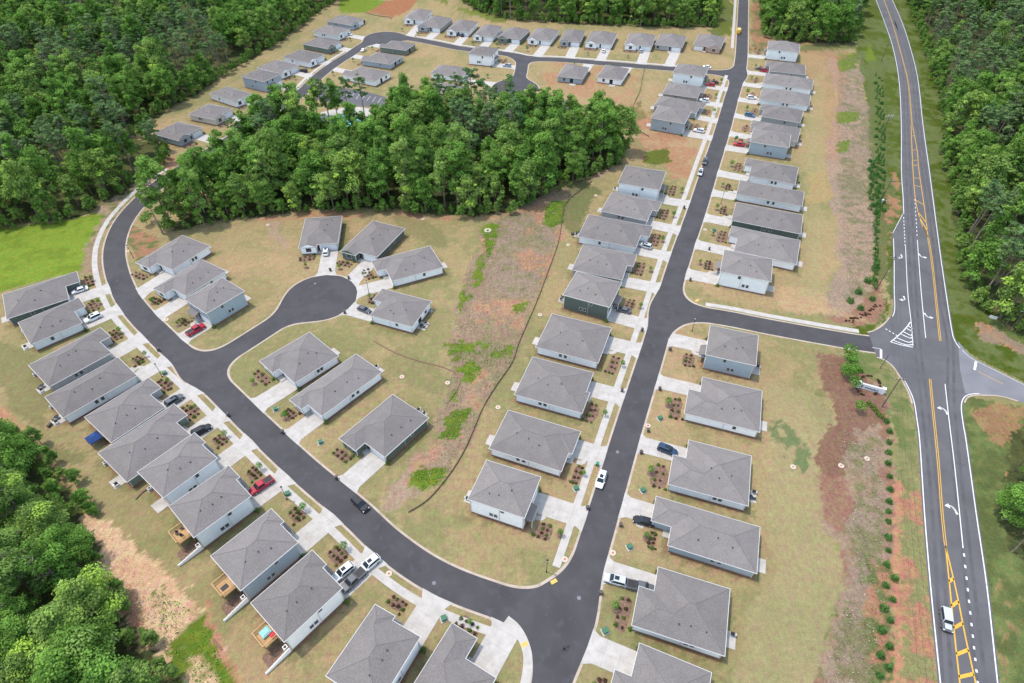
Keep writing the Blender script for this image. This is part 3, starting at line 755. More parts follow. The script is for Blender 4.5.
# top street, north side, right to left
D2 = dict(det=1, patio=None, Lm=(17, 21), Wm=(12.5, 16), ex=1.5, gable=True)
house((720.5,49),(726,36.6),(699.5,33),1,'pinkbrick','n','f','last on the top street, brick front',**D2)
HOUSES[-1]['t']['label'] = 'pinkish brick one-storey house with grey roof, last on the top street'
nm = ['second','third','fourth','fifth','sixth','seventh','eighth','ninth','tenth','eleventh']
for i, (a, b, c, wl, wg) in enumerate([((682,47.5),(689,32.5),(663,30),'grey',None),((652,46.5),(657,32.5),(629.5,30.5),'white','f'),((612,44.5),(618,32.5),(591,30),'white','f'),
        ((580.5,42),(588,26),(570,25),'grey','f'),((551,41),(559.5,30.5),(538,27),'white','f'),((520.4,39.5),(530.6,30),(511,25.5),'sage green','f'),((493.3,37),(505.7,24),(487,22),'white','f'),
        ((469,32),(478.6,22),(460,17.5),'white','f'),((440.5,28),(456,16),(437,12),'grey','f'),((424.4,20),(435.4,8),(418,5),'white','f')]):
    house(a, b, c, 1, wl, wg, 'n', f'{nm[i]} from the right along the top street', **D2)
# upper left group, top to bottom
D3 = dict(det=1, patio=None, Lm=(14, 20), Wm=(11.5, 14.5), ex=1.5, gable=True)
nm = ['topmost','second','third','fourth','fifth','sixth','seventh','eighth','ninth']
for i, (a, b, c, s_, wl, wg) in enumerate([((352,25.6),(326.4,21.2),(337.4,12.9),1,'grey blue','n'),((338,35.9),(312.5,31.5),(325,22.7),1,'pale blue','n'),((327.9,49),(302.2,44),(314.7,35.9),1,'sage green','n'),
        ((308.8,63),(282.5,57),(297.8,47.6),1,'white','n'),((281,74),(257,67.5),(275,58.8),1,'white','n'),((263.8,81.8),(241,76.6),(257.2,68.6),2,'grey blue',None),((235.2,102.3),(208.9,93.8),(223.5,86.2),1,'white','n'),
        ((215,120),(188,114.5),(204,103),1,'cream','n'),((178.8,141),(152.5,133.8),(173.8,119.5),1,'grey blue','n')]):
    house(a, b, c, s_, wl, wg, 'f', f'{nm[i]} of the upper left row', **D3)
house((341.8,74.7),(374.7,81.3),(386.4,69.6),1,'white','n','f','nearest of three beside the parking lot',**D3)
house((360.8,60),(390,64.5),(402.6,55),1,'grey blue','n','f','middle of three beside the elbow',**D3)
house((379,46.9),(405.5,50.5),(418,44),1,'sage green','n','f','farthest of three beside the elbow',**D3)
house((491.8,56.4),(470.3,54.2),(476.4,46.5),2,'white',None,'n','alone beside the far round court',style='two',**D3)
house((461.8,77),(430.3,73.2),(438.3,64.5),1,'white',None,'n','behind the tall trees, left of the far court',**D3)
house((458,96),(428,91),(438,82),1,'pale blue',None,'n','half hidden, left of the far court',**D3)
house((540,109),(566,113),(571,101),1,'taupe',None,'f','roof just showing right of the far court',**D3)
house((589.5,67.5),(580.8,81),(555.8,76.3),1,'grey blue','f','n','left of the pair below the top street',ex=1.5,det=1,Lm=(13,18),Wm=(11,13.5))
house((629.5,68.8),(619.5,83.8),(590.8,80),1,'white','f','n','right of the pair below the top street',ex=1.5,det=1,Lm=(13,18),Wm=(11,13.5))
# ================================================================== GROUND (one sheet to the horizon, painted by land cover)
def vnoise(X, Y, s, seed):
    r = np.random.default_rng(seed); T = r.random((257, 257))
    u = X/s+1000.3; v = Y/s+1000.7
    i = np.floor(u).astype(int); j = np.floor(v).astype(int); fu = u-i; fv = v-j
    fu = fu*fu*(3-2*fu); fv = fv*fv*(3-2*fv); i %= 256; j %= 256
    return (T[j, i]*(1-fu)+T[j, i+1]*fu)*(1-fv)+(T[j+1, i]*(1-fu)+T[j+1, i+1]*fu)*fv
def fbm(X, Y, s, seed, o=4): return sum(vnoise(X, Y, s/2**k, seed+k)*.5**k for k in range(o))/sum(.5**k for k in range(o))
near_x = np.arange(-200, 262, .6); near_y = np.arange(22, 300, .6)
def ext(lo, hi, arr, st=1.2):
    a = list(arr); s = st
    while a[-1] < hi: a.append(a[-1]+s); s *= 1.03 if a[-1] < 520 else 1.35
    s = st; b = [a[0]]
    while b[-1] > lo: b.append(b[-1]-s); s *= 1.03 if b[-1] > -420 else 1.35
    return np.array(b[:0:-1]+a)
ax = ext(-4000, 4000, near_x); ay = ext(-600, 5000, near_y)
TX, TY = np.meshgrid(ax, ay)
wx = TX+(fbm(TX, TY, 9, 11)-.5)*7; wy = TY+(fbm(TX, TY, 9, 31)-.5)*7
wx2 = TX+(fbm(TX, TY, 3, 41)-.5)*3; wy2 = TY+(fbm(TX, TY, 3, 51)-.5)*3
jr = np.random.default_rng(3); wx += jr.uniform(-.7, .7, TX.shape); wy += jr.uniform(-.7, .7, TX.shape); wx2 += jr.uniform(-.6, .6, TX.shape); wy2 += jr.uniform(-.6, .6, TX.shape)
N1 = fbm(TX, TY, 22, 61); N2 = fbm(TX, TY, 7, 71); N3 = fbm(TX, TY, 2.2, 81, 3); N4 = fbm(TX, TY, 50, 91, 3)
LAWN_G = np.array((.23, .235, .105)); LAWN_T = np.array((.355, .29, .155)); LAWN_P = np.array((.42, .305, .18))
col = np.zeros(TX.shape+(3,)); rough = np.zeros(TX.shape)
def lerp(a, b, t): return a+(b-a)*t[..., None]
def ss(x, a, b): t = np.clip((x-a)/(b-a), 0, 1); return t*t*(3-2*t)
col[:] = LAWN_T
col = lerp(col, LAWN_G, ss(N1*.35+N2*.3+N3*.35, .43, .58)*.85)
col = lerp(col, LAWN_P, ss(N4*.5+N3*.5, .52, .66)*.7)
rough[:] = .25
FOREST = np.array((.055, .072, .03)); BRIGHT = np.array((.145, .215, .028)); CLAY = np.array((.42, .225, .14)); PINK = np.array((.36, .27, .20))
BRUSH = np.array((.30, .225, .155)); STRAW = np.array((.42, .33, .22)); MID = np.array((.12, .155, .055)); GREYB = np.array((.30, .24, .18)); MULCHC = np.array((.25, .15, .105))
def zone(poly, c, r=.3, warp=1, alpha=1.0, c2=None, nz=None, pat=None, world=False):
    P = poly if world else gpts(poly); xs = [p[0] for p in P]; ys = [p[1] for p in P]
    jx = np.nonzero((ax > min(xs)-6) & (ax < max(xs)+6))[0]; jy = np.nonzero((ay > min(ys)-6) & (ay < max(ys)+6))[0]
    if not len(jx) or not len(jy): return
    s = np.s_[jy[0]:jy[-1]+1, jx[0]:jx[-1]+1]
    A = (wx, wy) if warp == 1 else ((wx2, wy2) if warp == 2 else (TX, TY))
    m = pip(A[0][s], A[1][s], P).astype(float)*alpha
    if pat is not None: m = m*ss(pat[s], .46, .56)
    cc = np.broadcast_to(c, col[s].shape) if c2 is None else lerp(np.broadcast_to(c, col[s].shape), c2, ss((N2*.55+N3*.45 if nz is None else nz)[s], .40, .60))
    col[s] = col[s]*(1-m[..., None])+cc*m[..., None]; rough[s] = rough[s]*(1-m)+r*m
# every lot has its own wear, and the turf is greener close to the walls
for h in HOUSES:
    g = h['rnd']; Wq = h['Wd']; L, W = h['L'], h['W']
    t_ = g.choice((LAWN_T, LAWN_G, LAWN_P*.97, LAWN_T*1.05, LAWN_G*1.05)); 
    zone([Wq(x, y)[:] for x, y in ((-9, -1.6), (L+11, -1.6), (L+11, W+1.6), (-9, W+1.6))], t_, .25, 0, .38, world=True)
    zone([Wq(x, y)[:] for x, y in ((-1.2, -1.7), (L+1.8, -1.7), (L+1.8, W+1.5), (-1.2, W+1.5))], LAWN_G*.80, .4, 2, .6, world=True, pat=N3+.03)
    zone([Wq(x, y)[:] for x, y in ((-.5, -.25), (L+.4, -.25), (L+.4, W+.4), (-.5, W+.4))], CLAY*.6, .5, 0, .7, world=True)
# woodland floors
W_LEFT = [(-700,-200),(520,-200),(440,-40),(352,-12),(333,3),(318,12),(300,26),(293,32),(275,44),(256,56),(225,74),(200,92),(175,105),(150,120),(132,137),(150,142),(168,150),(160,166),(133,185),(112,199),(88,213),(60,222),(25,224),(0,227),(-60,232),(-700,260)]
W_MID = [(172,231),(186,228),(210,224),(250,217),(300,211),(393,210),(456,216),(506,214),(549,192),(592,174),(622,163),(620,148),(600,136),(560,126),(500,122),(455,114),(425,112),(405,126),(385,140),(330,142),(300,136),(280,126),(270,128),(250,148),(226,174),(204,196),(188,210)]
W_TOP = [(440,-60),(448,-12),(462,0),(480,12),(512,20),(587,24),(662,27),(712,27),(716,10),(722,-60)]
W_TOP2 = [(756,-60),(764,20),(767,38),(790,42),(850,43),(858,20),(853,-10),(845,-60)]
W_RIGHT = [(896,-60),(909,0),(916,20),(927,52),(933,75),(941,100),(946,128),(946,160),(956,190),(957,222),(966,262),(968,285),(984,308),(1003,322),(1030,335),(1090,358),(1600,420),(1600,-200),(1000,-200)]
W_LOW = [(-500,380),(-60,405),(0,428),(20,438),(36,456),(60,478),(80,505),(92,540),(100,575),(108,600),(122,625),(146,650),(160,668),(178,700),(186,760),(100,1100),(-600,1000)]
W_RLOW = [(1034,420),(1020,440),(1010,470),(1002,500),(1003,545),(1020,560),(1100,570),(1200,480)]
WOODS = [W_LEFT, W_MID, W_TOP, W_TOP2, W_RIGHT, W_LOW, W_RLOW]
# green verges first, then finer patches
zone([(845,-60),(852,0),(858,60),(880,170),(886,250),(888,300),(885,322),(862,340),(845,336),(880,300),(902,300),(902,-60)], MID, .4, 2, c2=BRIGHT*.5)
zone([(890,-60),(900,200),(955,342),(980,360),(1200,470),(1200,300),(1010,330),(985,300),(965,250),(950,150),(935,60),(915,0),(905,-60)], MID, .4, 0, c2=BRIGHT*.45)
zone([(960,395),(1200,440),(1200,900),(1020,900),(1000,683)], MID*.8, .4, 0, c2=MID*1.15)
zone([(975,415),(1003,404),(1024,412),(1024,438),(1003,447),(985,430)], CLAY, .5, 1, .6)
zone([(1001,470),(1013,468),(1014,480),(1002,480)], CLAY, .5, 2, .8)
zone([(990,600),(1008,590),(1010,650),(1000,683),(996,640)], CLAY, .5, 1, .4, pat=N3)
zone([(975,320),(1000,330),(1040,350),(1060,372),(1030,360),(1000,345),(975,335)], PINK*.85, .6, 1, .9, c2=CLAY)
zone([(878,355),(900,380),(918,430),(925,560),(900,560),(897,470),(892,420),(880,395),(850,375),(850,350)], MID*1.15, .35, 2, c2=LAWN_G)
zone([(893,490),(925,490),(938,683),(950,800),(890,800),(893,683)], CLAY*.95, .8, 2, c2=LAWN_G, nz=N3)
zone([(884,200),(900,165),(901,215),(890,235),(882,260)], CLAY, .6, 1, .8, c2=MID, nz=N3)
# brush strip between the back yards and the highway
zone([(828,40),(842,60),(860,60),(868,110),(874,180),(876,250),(872,290),(855,312),(832,322),(822,318),(828,300),(840,278),(838,235),(830,190),(826,150),(834,120),(838,95),(826,70)], PINK, 1, 1, c2=GREYB)
zone([(838,60),(862,50),(870,115),(872,180),(876,250),(868,290),(850,300),(846,250),(842,190),(838,140),(842,110)], BRUSH, 1, 1, .8, pat=N2, c2=GREYB)
for p in ([(836,55),(858,52),(856,68),(840,72)], [(834,112),(860,112),(858,122),(838,123)], [(836,142),(850,140),(848,152),(838,153)], [(868,40),(876,60),(875,75),(866,60)]):
    zone(p, BRIGHT*.9, .6, 2)
zone([(765,42),(850,42),(845,60),(800,52),(770,52)], CLAY*.8, .5, 1, .6, c2=LAWN_G)
zone([(799,48),(835,48),(845,75),(838,160),(820,160),(812,90)], CLAY*.95, .3, 1, .33)
# the planted bed by the entrance and the brush below it
zone([(826,318),(850,312),(872,292),(880,270),(884,300),(880,320),(862,326),(838,324)], MULCHC*1.15, .7, 2)
zone([(820,352),(842,358),(862,372),(884,388),(888,410),(893,470),(893,560),(890,620),(888,800),(800,800),(812,683),(830,640),(840,590),(838,540),(818,520),(817,452),(822,436),(836,424),(830,400),(818,372)], MULCHC*1.1, .8, 2, c2=PINK*.9, nz=N2)
zone([(846,430),(880,440),(888,520),(885,600),(860,600),(855,540),(850,500),(838,470)], GREYB, 1, 1, c2=BRUSH)
zone([(842,560),(872,560),(878,683),(880,800),(805,800),(828,660),(838,610)], GREYB, 1, 1, .9, c2=BRUSH)
zone([(868,560),(896,560),(896,800),(868,800)], CLAY*.9, .9, 1, .9, c2=MID, nz=N3)
zone([(830,590),(842,585),(838,640),(815,683),(808,683),(826,640)], MID, .8, 1, .7, pat=N3)
zone([(893,480),(900,480),(904,800),(895,800)], CLAY*1.05, .3, 2)
MID_BANK = [(598,172),(592,180),(570,200),(560,240),(545,285),(527,320),(513,360),(492,395),(474,425),(455,460),(440,480),(420,500),(410,490),(430,440),(447,395),(452,345),(465,280),(484,228),(500,214),(535,200),(570,184)]
# brush bank in the middle, between two rows of back yards
zone([(598,172),(622,164),(592,180),(570,200),(560,240),(545,285),(527,320),(513,360),(492,395),(474,425),(455,460),(440,480),(420,500),(395,508),(390,492),(410,470),(430,440),(436,420),(447,395),(452,370),(452,345),(455,310),(465,280),(480,245),(484,228),(500,214),(535,200),(570,184)], BRUSH, 1, 1, c2=PINK)
zone([(500,218),(545,200),(566,205),(555,245),(540,290),(525,312),(505,300),(490,280),(500,250)], GREYB, 1, 1, .8, c2=BRUSH*.95)
zone([(452,345),(480,300),(505,315),(515,340),(495,375),(470,400),(452,385)], BRUSH, 1, 1, .85, c2=PINK)
zone(MID_BANK, MID*1.15, .9, 1, .45, pat=N1*.4+N3*.6-.03)
zone(MID_BANK, CLAY*1.05, .8, 1, .6, pat=N2*.8+N3*.2-.06)
zone([(838,60),(862,50),(870,115),(874,180),(876,250),(868,290),(850,300),(842,240),(838,140)], MID, .9, 1, .5, pat=N1*.4+N3*.6-.02)
zone([(846,430),(880,440),(888,520),(880,600),(878,760),(810,760),(830,660),(850,600),(855,540)], MID, .9, 1, .6, pat=N1*.4+N3*.6)
for p in ([(550,202),(568,200),(563,222),(553,228),(541,224),(544,212)], [(487,225),(502,222),(500,238),(488,262),(478,275),(484,250)], [(462,290),(486,262),(488,278),(470,300),(458,315)],
          [(449,342),(470,342),(492,346),(510,344),(508,352),(488,360),(482,378),(472,382),(455,366),(449,356)], [(438,440),(444,418),(452,412),(468,408),(463,430),(458,440)],
          [(408,478),(420,470),(448,469),(444,482),(428,490),(410,491)], [(515,305),(530,300),(528,312),(517,314)], [(453,385),(462,388),(458,402),(450,400)]):
    big = p[0] in ((408,478), (550,202), (438,440))
    zone(p, BRIGHT*.72, .6, 2 if big else 1, c2=BRIGHT*.9, nz=N3, pat=None if big else N3*.6+N2*.4+.09)
zone([(385,498),(410,490),(430,492),(425,503),(400,512),(386,512)], PINK, .7, 1, .7)
# bare and damp patches around the yards
zone([(268,222),(282,216),(290,245),(285,252),(276,240)], PINK, .5, 1, .8)
zone([(256,216),(300,211),(420,212),(500,215),(498,222),(440,220),(330,217),(262,222)], CLAY, .4, 2, .75, c2=LAWN_T)
zone([(390,215),(430,222),(450,250),(430,245),(405,232)], LAWN_G*.8, .3, 1, .6)
zone([(335,222),(345,220),(350,258),(338,262)], LAWN_G*.75, .3, 1, .6)
zone([(625,135),(650,140),(665,155),(650,170),(640,160)], CLAY*.8, .5, 1, .8, c2=LAWN_G)
zone([(640,110),(690,140),(698,150),(690,175),(668,180),(660,160),(640,140),(632,122)], LAWN_P, .4, 1, .8, c2=CLAY*.9)
zone([(645,152),(668,148),(672,162),(655,166),(644,162)], BRIGHT*.6, .5, 2, .9)
zone([(617,108),(640,100),(648,125),(636,132),(622,125)], BRIGHT*.5, .5, 1, .6, c2=CLAY)
zone([(540,64),(560,62),(640,70),(628,112),(600,100),(560,95),(545,85)], LAWN_T*1.02, .3, 1, .7, c2=CLAY*.95)
zone([(566,188),(590,178),(600,190),(580,230),(570,240),(565,212)], LAWN_G*.7, .4, 1, .8, c2=MID)
zone([(700,270),(770,285),(880,325),(760,305),(700,295)], LAWN_P, .3, 1, .6)
zone([(780,285),(830,295),(825,318),(780,308)], LAWN_P*1.05, .3, 1, .8)
zone([(780,422),(805,432),(812,450),(800,468),(780,460),(770,440)], MID*.85, .7, 1, .85, pat=N3)
zone([(816,380),(826,390),(838,425),(824,432),(812,400)], MID, .5, 1, .5)
zone([(770,380),(826,395),(838,425),(815,480),(835,540),(838,600),(815,660),(790,800),(700,800),(740,683),(770,560),(765,470)], np.array((.33,.30,.16)), .25, 1, .6)
zone([(820,70),(826,130),(822,250),(828,300),(800,298),(802,180),(805,100)], np.array((.34,.31,.16)), .25, 1, .5)
zone([(805,172),(830,172),(830,205),(808,200)], np.array((.42,.29,.14)), .25, 1, .5)
zone([(820,353),(845,360),(866,376),(882,392),(886,424),(868,426),(855,432),(850,450),(842,470),(832,478),(820,470),(817,452),(822,436),(836,424),(832,402),(822,385)], MULCHC*.85, .8, 2, .9)
zone([(772,425),(800,428),(812,440),(806,468),(790,474),(774,462)], np.array((.11,.165,.07)), .7, 1, .8, pat=N3+.03)
zone([(866,60),(884,60),(887,200),(886,280),(876,280),(872,200)], MID*.9, .6, 2, .8)
# left side
zone([(-120,212),(0,228),(60,222),(95,214),(108,210),(98,232),(90,262),(82,272),(55,277),(0,292),(-140,320)], BRIGHT, .35, 2, c2=BRIGHT*1.18)
zone([(98,205),(118,190),(140,170),(150,175),(120,205),(105,240),(100,262),(88,270),(92,240)], MID, .6, 1, .9, c2=PINK)
zone([(86,250),(96,235),(104,262),(108,275),(90,280),(82,272)], BRUSH, .8, 2, .9)
zone([(130,226),(160,236),(158,262),(135,258),(128,240)], CLAY*.85, .7, 1, .85, c2=MID, nz=N3)
zone([(140,140),(168,146),(165,160),(150,170),(158,152)], BRIGHT*.95, .4, 2)
zone([(150,170),(168,155),(182,158),(176,168),(160,178),(145,183)], CLAY, .4, 2, .7)
zone([(355,-40),(380,2),(390,0),(386,14),(362,13),(340,12),(338,4),(350,-10)], BRIGHT, .4, 2)
zone([(366,12),(388,0),(420,-4),(412,8),(402,14),(392,18),(378,14)], CLAY*np.array((.8,.7,.6)), .5, 2)
zone([(430,-60),(448,5),(512,18),(500,24),(465,12),(440,2),(425,-6)], BRIGHT*.8, .4, 2, .8)
zone([(712,27),(720,-60),(733,-60),(733,34),(720,38),(708,34)], BRIGHT*.6, .5, 1, .9, c2=MID)
zone([(752,-60),(752,52),(770,52),(768,36),(760,-60)], MID, .5, 1, .9, c2=CLAY*.8)
zone([(845,-60),(852,40),(835,44),(800,44),(800,52),(858,48),(862,10)], MID, .5, 1, .8)
# lower left slope
zone([(0,402),(28,440),(50,466),(68,490),(82,510),(100,518),(140,548),(165,568),(190,590),(205,622),(225,650),(240,683),(262,760),(180,760),(160,668),(142,648),(120,625),(100,580),(92,540),(78,505),(60,478),(36,456),(0,428)], np.array((.62,.45,.29)), .9, 2, c2=np.array((.54,.36,.23)))
zone([(0,400),(30,438),(60,470),(85,500),(88,512),(70,492),(45,462),(22,440),(-10,415)], CLAY, .6, 2, .7)
zone([(-10,430),(30,440),(50,470),(72,500),(85,512),(76,520),(50,485),(20,455),(-10,450)], BRIGHT*.6, .6, 2, .8)
zone([(95,560),(120,590),(142,620),(148,655),(138,650),(112,600)], CLAY*.95, .8, 1, .8)
zone([(152,590),(165,588),(190,608),(202,612),(214,640),(218,655),(232,668),(240,683),(250,760),(190,760),(170,660),(160,625)], BRIGHT*.75, .7, 2, c2=BRIGHT*.9, pat=N2+.06)
zone([(200,590),(212,615),(222,650),(240,672),(246,690),(236,690),(218,660),(206,630)], CLAY*1.02, .4, 2, .8)
zone([(0,340),(40,350),(62,400),(45,430),(10,400),(-20,370)], LAWN_G*.85, .3, 1, .7)
zone([(60,440),(100,450),(90,462),(62,455)], MID, .4, 1, .55)
zone([(395,345),(430,360),(452,378),(440,395),(400,380),(380,360)], LAWN_G*.85, .3, 1, .5)
for W in WOODS: zone(W, FOREST, .8, 1, c2=FOREST*1.5+np.array((.02,.008,0)))
# very far country is woodland green
far = ss(TY, 700, 900); col = col*(1-far[..., None])+FOREST*1.4*far[..., None]
side = ss(np.abs(TX), 380, 450); col = col*(1-side[..., None])+FOREST*1.2*side[..., None]
col *= np.array((.732, .68, .655)); g_ = col[..., 1] > col[..., 0]*1.15; col[g_] *= 1.12
# mowing and tracking bands, worn thin
v = .93+.14*N3+.06*(N2-.5)
col *= v[..., None]
H = (N3-.5)*.05*rough
nx_, ny_ = len(ax), len(ay)
V = np.stack([TX, TY, np.minimum(H, 0)-0.0], -1).reshape(-1, 3)
# woodland ground swells a little away from the roads so it is not a table
idx = np.arange(nx_*ny_).reshape(ny_, nx_)
F = np.stack([idx[:-1, :-1], idx[:-1, 1:], idx[1:, 1:], idx[1:, :-1]], -1).reshape(-1, 4)
me = bpy.data.meshes.new('ground'); me.vertices.add(len(V)); me.vertices.foreach_set('co', V.ravel())
me.loops.add(F.size); me.loops.foreach_set('vertex_index', F.ravel()); me.polygons.add(len(F))
me.polygons.foreach_set('loop_start', np.arange(0, F.size, 4)); me.polygons.foreach_set('loop_total', np.full(len(F), 4))
me.update(calc_edges=True)
ca = me.color_attributes.new('cover', 'FLOAT_COLOR', 'POINT')
ca.data.foreach_set('color', np.concatenate([col, rough[..., None]], -1).reshape(-1).astype(np.float32))
m, n, l, b = new_mat('ground_cover')
at = n.new('ShaderNodeAttribute'); at.attribute_name = 'cover'
geo = n.new('ShaderNodeNewGeometry')
def nz(scale, det, rgh=.6):
    q = n.new('ShaderNodeTexNoise'); q.inputs['Scale'].default_value = scale; q.inputs['Detail'].default_value = det; q.inputs['Roughness'].default_value = rgh
    l.new(geo.outputs['Position'], q.inputs['Vector']); return q.outputs[0]
def mth(op, a, bb):
    q = n.new('ShaderNodeMath'); q.operation = op
    for k, s in enumerate((a, bb)):
        if isinstance(s, (int, float)): q.inputs[k].default_value = s
        else: l.new(s, q.inputs[k])
    return q.outputs[0]
a1 = nz(1.1, 8, .75); a2 = nz(4.0, 5, .7)
mpn = n.new('ShaderNodeMapping'); mpn.inputs['Rotation'].default_value = (0, 0, R(21)); mpn.inputs['Scale'].default_value = (2.1, .16, 1); l.new(geo.outputs['Position'], mpn.inputs[0])
stn = n.new('ShaderNodeTexNoise'); stn.inputs['Scale'].default_value = 1.0; stn.inputs['Detail'].default_value = 3; l.new(mpn.outputs[0], stn.inputs['Vector'])
mixd = mth('ADD', mth('ADD', mth('MULTIPLY', mth('SUBTRACT', a1, .5), 1.7), mth('MULTIPLY', mth('SUBTRACT', a2, .5), 2.3)), mth('MULTIPLY', mth('SUBTRACT', stn.outputs[0], .5), .45))
amp = mth('MULTIPLY_ADD', at.outputs['Alpha'], .55); n.get(amp.node.name).inputs[2].default_value = .42
fac = mth('ADD', mth('MULTIPLY', mixd, amp), 1.0)
fac = mth('MAXIMUM', fac, .35)
vm = n.new('ShaderNodeVectorMath'); vm.operation = 'SCALE'; l.new(at.outputs['Color'], vm.inputs[0]); l.new(fac, vm.inputs['Scale'])
hs = n.new('ShaderNodeHueSaturation'); l.new(vm.outputs[0], hs.inputs['Color'])
mrh = n.new('ShaderNodeMapRange'); mrh.inputs[1].default_value = .35; mrh.inputs[2].default_value = .65; mrh.inputs[3].default_value = .475; mrh.inputs[4].default_value = .53
l.new(nz(.6, 5), mrh.inputs[0]); l.new(mrh.outputs[0], hs.inputs['Hue'])
l.new(hs.outputs[0], b.inputs['Base Color']); b.inputs['Roughness'].default_value = 1; b.inputs['Specular IOR Level'].default_value = .05
bp = n.new('ShaderNodeBump'); bp.inputs['Strength'].default_value = .55; bp.inputs['Distance'].default_value = .12
l.new(mixd, bp.inputs['Height']); l.new(bp.outputs[0], b.inputs['Normal'])
me.materials.append(m)
tag(link('ground', me), kind='structure')
# ================================================================== PLANTS
def quads_mesh(name, Cn, Nn, S, tint, mats, mi=None, aspect=.75, extra=None):
    """many leaf-sized faces: centres, normals, half sizes"""
    n = len(Cn); Nn = Nn/np.linalg.norm(Nn, axis=1, keepdims=True)
    a = np.cross(Nn, rng.normal(size=(n, 3))); a /= np.linalg.norm(a, axis=1, keepdims=True)+1e-9
    b = np.cross(Nn, a); S = S[:, None]
    V = np.stack([Cn-a*S, Cn-b*S*aspect*.9+a*S*.1, Cn+a*S, Cn+b*S*aspect-a*S*.1], 1).reshape(-1, 3)
    T = np.repeat(tint, 4)
    me = bpy.data.meshes.new(name)
    ev = np.zeros((0, 3)); ef = []
    if extra: ev = np.array(extra.v); ef = extra.f
    me.vertices.add(len(V)+len(ev)); me.vertices.foreach_set('co', np.concatenate([V, ev]).ravel())
    nl = n*4+sum(len(f) for f in ef); me.loops.add(nl)
    li = list(range(n*4)); ls = list(range(0, n*4, 4)); lt = [4]*n; k = n*4
    for f in ef: li += [v+n*4 for v in f]; ls.append(k); lt.append(len(f)); k += len(f)
    me.loops.foreach_set('vertex_index', li); me.polygons.add(n+len(ef)); me.polygons.foreach_set('loop_start', ls); me.polygons.foreach_set('loop_total', lt)
    for m_ in mats: me.materials.append(m_)
    me.polygons.foreach_set('material_index', [0]*n+[len(mats)-1]*len(ef))
    me.update(calc_edges=True)
    at = me.attributes.new('tint', 'FLOAT', 'POINT'); at.data.foreach_set('value', np.concatenate([T, np.zeros(len(ev))]).astype(np.float32))
    return me
def crown_points(kind, H, Rr, n, seed):
    g = np.random.default_rng(seed)
    Cs = []; Ns = []; Ts = []; Ss = []
    if kind == 'broad': nc = 48; zc = H*.53; rz_ = H*.48
    elif kind == 'tall': nc = 46; zc = H*.53; rz_ = H*.48
    elif kind == 'pine': nc = 26; zc = H*.74; rz_ = H*.24
    else: nc = 16; zc = H*.5; rz_ = H*.45
    lop = g.uniform(-.18, .18, 2)
    for c in range(nc):
        d = g.normal(size=3); d /= np.linalg.norm(d)
        if d[2] < -.7 and kind != 'pine': d[2] *= -.6
        rr = g.uniform(.38, .98)
        shape = (1.0-.45*max(d[2], 0)) if kind != 'pine' else (1.0-.35*max(d[2], 0))
        p = np.array((d[0]*Rr*rr*shape+lop[0]*Rr, d[1]*Rr*rr*shape+lop[1]*Rr, zc+d[2]*rz_*rr*1.05))
        cr = Rr*g.uniform(.17, .47)*(.75 if kind == 'pine' else 1)
        m_ = int(n/nc*g.uniform(.6, 1.4)*(cr/(Rr*.36))**1.6)
        q = g.normal(size=(m_, 3)); q /= np.linalg.norm(q, axis=1, keepdims=True)
        q[:, 2] = np.where(q[:, 2] < -.2, -q[:, 2]*.7, q[:, 2])
        rad = cr*g.uniform(.55, 1.08, (m_, 1))
        sq = np.array((1, 1, .85 if kind != 'pine' else .42))
        P = p+q*rad*sq
        Cs.append(P); N_ = q*1.1+g.normal(size=(m_, 3))*.55+np.array((0, 0, .55)); Ns.append(N_)
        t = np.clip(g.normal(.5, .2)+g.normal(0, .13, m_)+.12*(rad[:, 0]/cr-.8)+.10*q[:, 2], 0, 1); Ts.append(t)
        Ss.append(g.uniform(.6, 1.3, m_))
    return np.concatenate(Cs), np.concatenate(Ns), np.concatenate(Ts), np.concatenate(Ss)
def make_tree(name, kind, H, Rr, n, leaf, seed, lean=.03):
    g = random.Random(seed)
    tr = MB(); top = Vector((g.uniform(-lean, lean)*H, g.uniform(-lean, lean)*H, H*.86)); base = Vector((0, 0, -.3))
    r0 = .013*H+.06; pts = [base.lerp(top, k/5)+Vector((g.uniform(-.12, .12), g.uniform(-.12, .12), 0))*(0 if k in (0, 5) else 1) for k in range(6)]
    for k in range(5): tr.tube(pts[k], pts[k+1], r0*(1-.16*k), r0*(1-.16*(k+1)), 7, 0, False)
    lo = .62 if kind == 'pine' else .32
    for k in range(16):
        t = g.uniform(lo, .95); p = base.lerp(top, t); a = g.uniform(0, 6.283); ln = Rr*g.uniform(.6, 1.05)*(1.1-.5*t)
        up = ln*g.uniform(.15, .6) if kind != 'pine' else ln*g.uniform(-.05, .25)
        q = p+Vector((math.cos(a)*ln, math.sin(a)*ln, up)); tr.tube(p, q, r0*.34, r0*.08, 5, 0, False)
    tm = tr.mesh(name+'_trunk', [M['bark']])
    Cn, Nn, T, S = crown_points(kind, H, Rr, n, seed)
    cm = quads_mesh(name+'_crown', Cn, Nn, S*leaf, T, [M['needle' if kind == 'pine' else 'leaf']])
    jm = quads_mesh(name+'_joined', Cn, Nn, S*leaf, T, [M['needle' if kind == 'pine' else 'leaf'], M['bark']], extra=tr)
    return tm, cm, jm
PROTO = []
for i, (kd, H, Rr, n, lf) in enumerate([('broad', 19, 5.2, 4800, .38), ('broad', 21, 5.8, 5400, .40), ('broad', 16, 4.8, 4000, .36), ('tall', 24, 4.6, 4800, .38), ('tall', 21, 4.0, 4200, .36),
                                        ('pine', 22, 4.0, 3300, .33), ('pine', 24, 4.4, 3700, .33), ('pine', 20, 3.6, 3000, .31)]):
    PROTO.append((kd,)+make_tree('tree', kd, H, Rr, n, lf, 100+i)+(H,))
